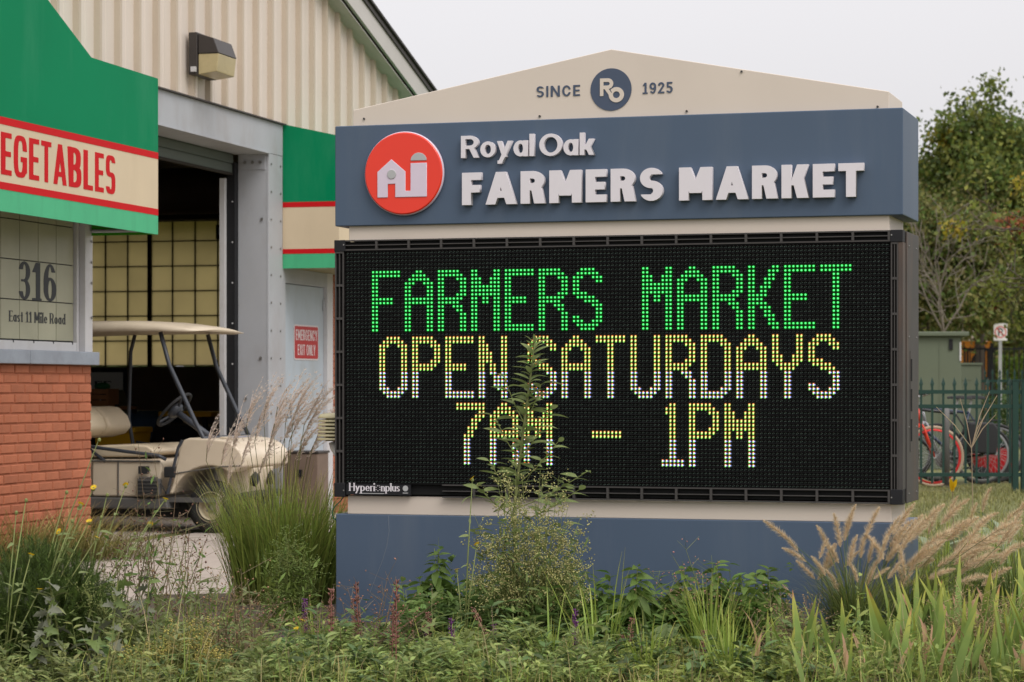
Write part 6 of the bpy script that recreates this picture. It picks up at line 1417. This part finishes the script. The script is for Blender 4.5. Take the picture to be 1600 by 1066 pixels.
# dark conifer shrub
cp = at(66, 10.75); CN = thing('conifer_shrub', 'dark green feathery conifer shrub at the lower left', 'shrub', (cp.x, 10.75, .02), 0)
n = 3200; th = nr.uniform(0, 6.283, n); ph = np.arccos(nr.uniform(.0, 1, n)); rad = nr.uniform(.55, 1.05, n)
P = np.stack([np.cos(th)*np.sin(ph)*.34*rad, np.sin(th)*np.sin(ph)*.34*rad, np.cos(ph)*.46*rad+.02], 1)
D = P*np.array([1, 1, 1.1])+nr.normal(0, .08, (n, 3))+np.array([0, 0, .12])
sv, sf = [], []
for k in range(34):
    t = k/33; a_ = k*2.4; w = .10+.16*(1-t); c_, s_ = math.cos(a_)*w, math.sin(a_)*w; b0 = len(sv)
    sv += [(-.022, t*.9, 0), (.022, t*.9, 0), (c_, t*.9+.16, s_)]; sf.append((b0, b0+1, b0+2))
V, F = scatter(np.array(sv), np.array(sf), P, frames(D, nr.uniform(0, 6, n)), nr.uniform(.07, .12, n))
link('foliage', np_mesh('foliage', V, F, gm('conifer_needle', (.062, .10, .016), .5, .2, hue=.01)), CN)
st = MB()
for k in range(26): q = P[k*40]; st.tube([(0, 0, 0), tuple(q*.6), tuple(q)], [.008, .005, .002], 4, False)
st.build('branches', P_stemb, CN)
# --- low mixed ground cover over the whole bed
def cover(name, label, n, u0, u1, d0, d1, h0, h1, m_leaf, ll, m_st, per=13, wl_=.34):
    d = nr.uniform(d0, d1, n); u = nr.uniform(u0, u1, n); X = (u-800)/FPX*d; Hh = nr.uniform(h0, h1, n)*(.8+.5*np.sin(u*.043+d*2.1)*np.cos(u*.017+d*5))*np.where(nr.random(n) < .08, 1.6, 1.0); lx, ly = nr.normal(0, .14, n)*Hh/.2*.3, nr.normal(0, .14, n)*Hh/.2*.3
    k = nr.uniform(.2, 1.0, (n, per)); P = np.stack([X[:, None]+lx[:, None]*k, d[:, None]+ly[:, None]*k, .02+Hh[:, None]*k], 2).reshape(-1, 3)
    N_ = len(P); a_ = nr.uniform(0, 6.283, N_); D = np.stack([np.cos(a_), np.sin(a_), nr.uniform(-.1, 1.0, N_)], 1)
    tv_, tf_ = leaf_tpl(wl_, .35, .25, 3); V, F = scatter(tv_, tf_, P, frames(D, nr.uniform(-.6, .6, N_)), nr.uniform(.6, 1.25, N_)*ll)
    me = np_mesh(name, V, F, m_leaf, smooth=False)
    b0 = np.stack([X, d, np.full(n, .015)], 1); az = np.arctan2(ly, lx); V2, F2, H2 = blades(b0, az, Hh*1.02, np.arctan(np.hypot(lx, ly)/Hh), np.zeros(n), np.full(n, .0045), 2, tip=.5)
    me2 = np_mesh(name, V2, F2, m_st); o = tag(link(name, me), label, 'ground cover', kind='stuff'); tag(link('stems', me2, o), kind='stuff'); return o
cover('ground_cover', 'low light green leafy ground cover before the sign', 1300, 420, 940, 9.8, 11.2, .04, .16, gm('cover_leaf', (.27, .34, .105), .5, .45, hue=.025), .042, P_stem)
cover('ground_cover_dark', 'low dark green growth at the foot of the blue base, right half', 420, 925, 1215, 11.5, 12.2, .06, .24, P_leaf, .07, P_stem)
cover('undergrowth', 'dark leafy undergrowth round the foot of the flowering weed', 480, 640, 905, 11.4, 12.2, .08, .28, gm('under_leaf', (.12, .19, .05), .4, .35), .075, P_stem)
cover('broad_weeds', 'scattered weeds with longer leaves through the front of the bed', 60, 330, 940, 9.9, 11.2, .10, .24, gm('long_weed_leaf', (.22, .27, .09), .35, .4), .085, P_stem, 16, .22)
cover('broad_weeds_left', 'scattered long-leaved weeds at the lower left', 60, -20, 420, 10.0, 11.6, .15, .36, gm('long_weed_leaf_b', (.20, .23, .09), .4, .4), .085, P_stem, 16, .2)
cover('ground_cover_left', 'mixed weedy growth at the lower left', 700, -30, 430, 9.6, 11.4, .05, .19, gm('left_cover_leaf', (.25, .29, .10), .5, .45, hue=.03), .042, P_stem)
cover('ground_cover_middle', 'low sparse growth in front of the nettle row', 380, 930, 1230, 9.9, 11.2, .03, .11, gm('middle_cover_leaf', (.28, .33, .085), .4, .4), .045, P_stem)
cover('front_undergrowth', 'patches of darker leafy growth along the front of the bed', 330, 140, 1330, 9.9, 11.2, .05, .21, gm('dark_front_leaf', (.10, .155, .05), .45, .3), .062, P_stemb)
cover('ground_cover_right', 'mixed growth between the irises', 600, 1210, 1650, 9.7, 12.6, .08, .22, gm('right_cover_leaf', (.25, .31, .08), .45, .45, hue=.03), .045, P_stem)
# fine grass through the bed and on the lawn
def grass_mass(name, label, n, u0, u1, d0, d1, h0, h1, m, w):
    d = nr.uniform(d0, d1, n); u = nr.uniform(u0, u1, n); X = (u-800)/FPX*d
    patch = np.where((d < 12) & (((u > 930) & (u < 1215)) | ((u > 560) & (u < 720))), .55, 1.0)*(.75+.35*np.sin(u*.027+d)*np.sin(u*.011+2*d))
    V, F, H_ = blades(np.stack([X, d, hgt(X, d)+.004], 1), nr.uniform(0, 6.283, n), nr.uniform(h0, h1, n)*patch, nr.uniform(0, .5, n), nr.uniform(0, 1.2, n), nr.uniform(.6, 1.2, n)*w, 3)
    return tag(link(name, np_mesh(name, V, F, m, h=H_)), label, 'grass', kind='stuff')
grass_mass('bed_grass', 'thin mixed grass growing through the planting bed', 2200, 120, 1660, 9.6, 11.0, .10, .30, TS, .005)
grass_mass('bed_grass_green', 'fresh green grass growing through the planting bed', 2200, 120, 1660, 9.6, 11.1, .08, .26, BT, .0055)
grass_mass('tall_bed_grass', 'sparse tall dry grass standing through the front of the bed', 190, 150, 1660, 9.7, 10.5, .26, .50, gm('straw_blade', (.36, .30, .14), .4, .3), .0045)
grass_mass('tall_green_grass', 'sparse tall green grass standing through the front of the bed', 170, 150, 1660, 9.7, 10.5, .22, .42, BT, .006)
LW = gm('lawn_blade', (.16, .16, .05), .4, .25, attr=((0, (.15, .15, .05)), (.6, (.21, .215, .065)), (1, (.34, .28, .12))))
grass_mass('lawn_grass', 'short patchy lawn grass between the sign and the fence', 36000, 1300, 1900, 13.6, 27.5, .03, .085, LW, .006)
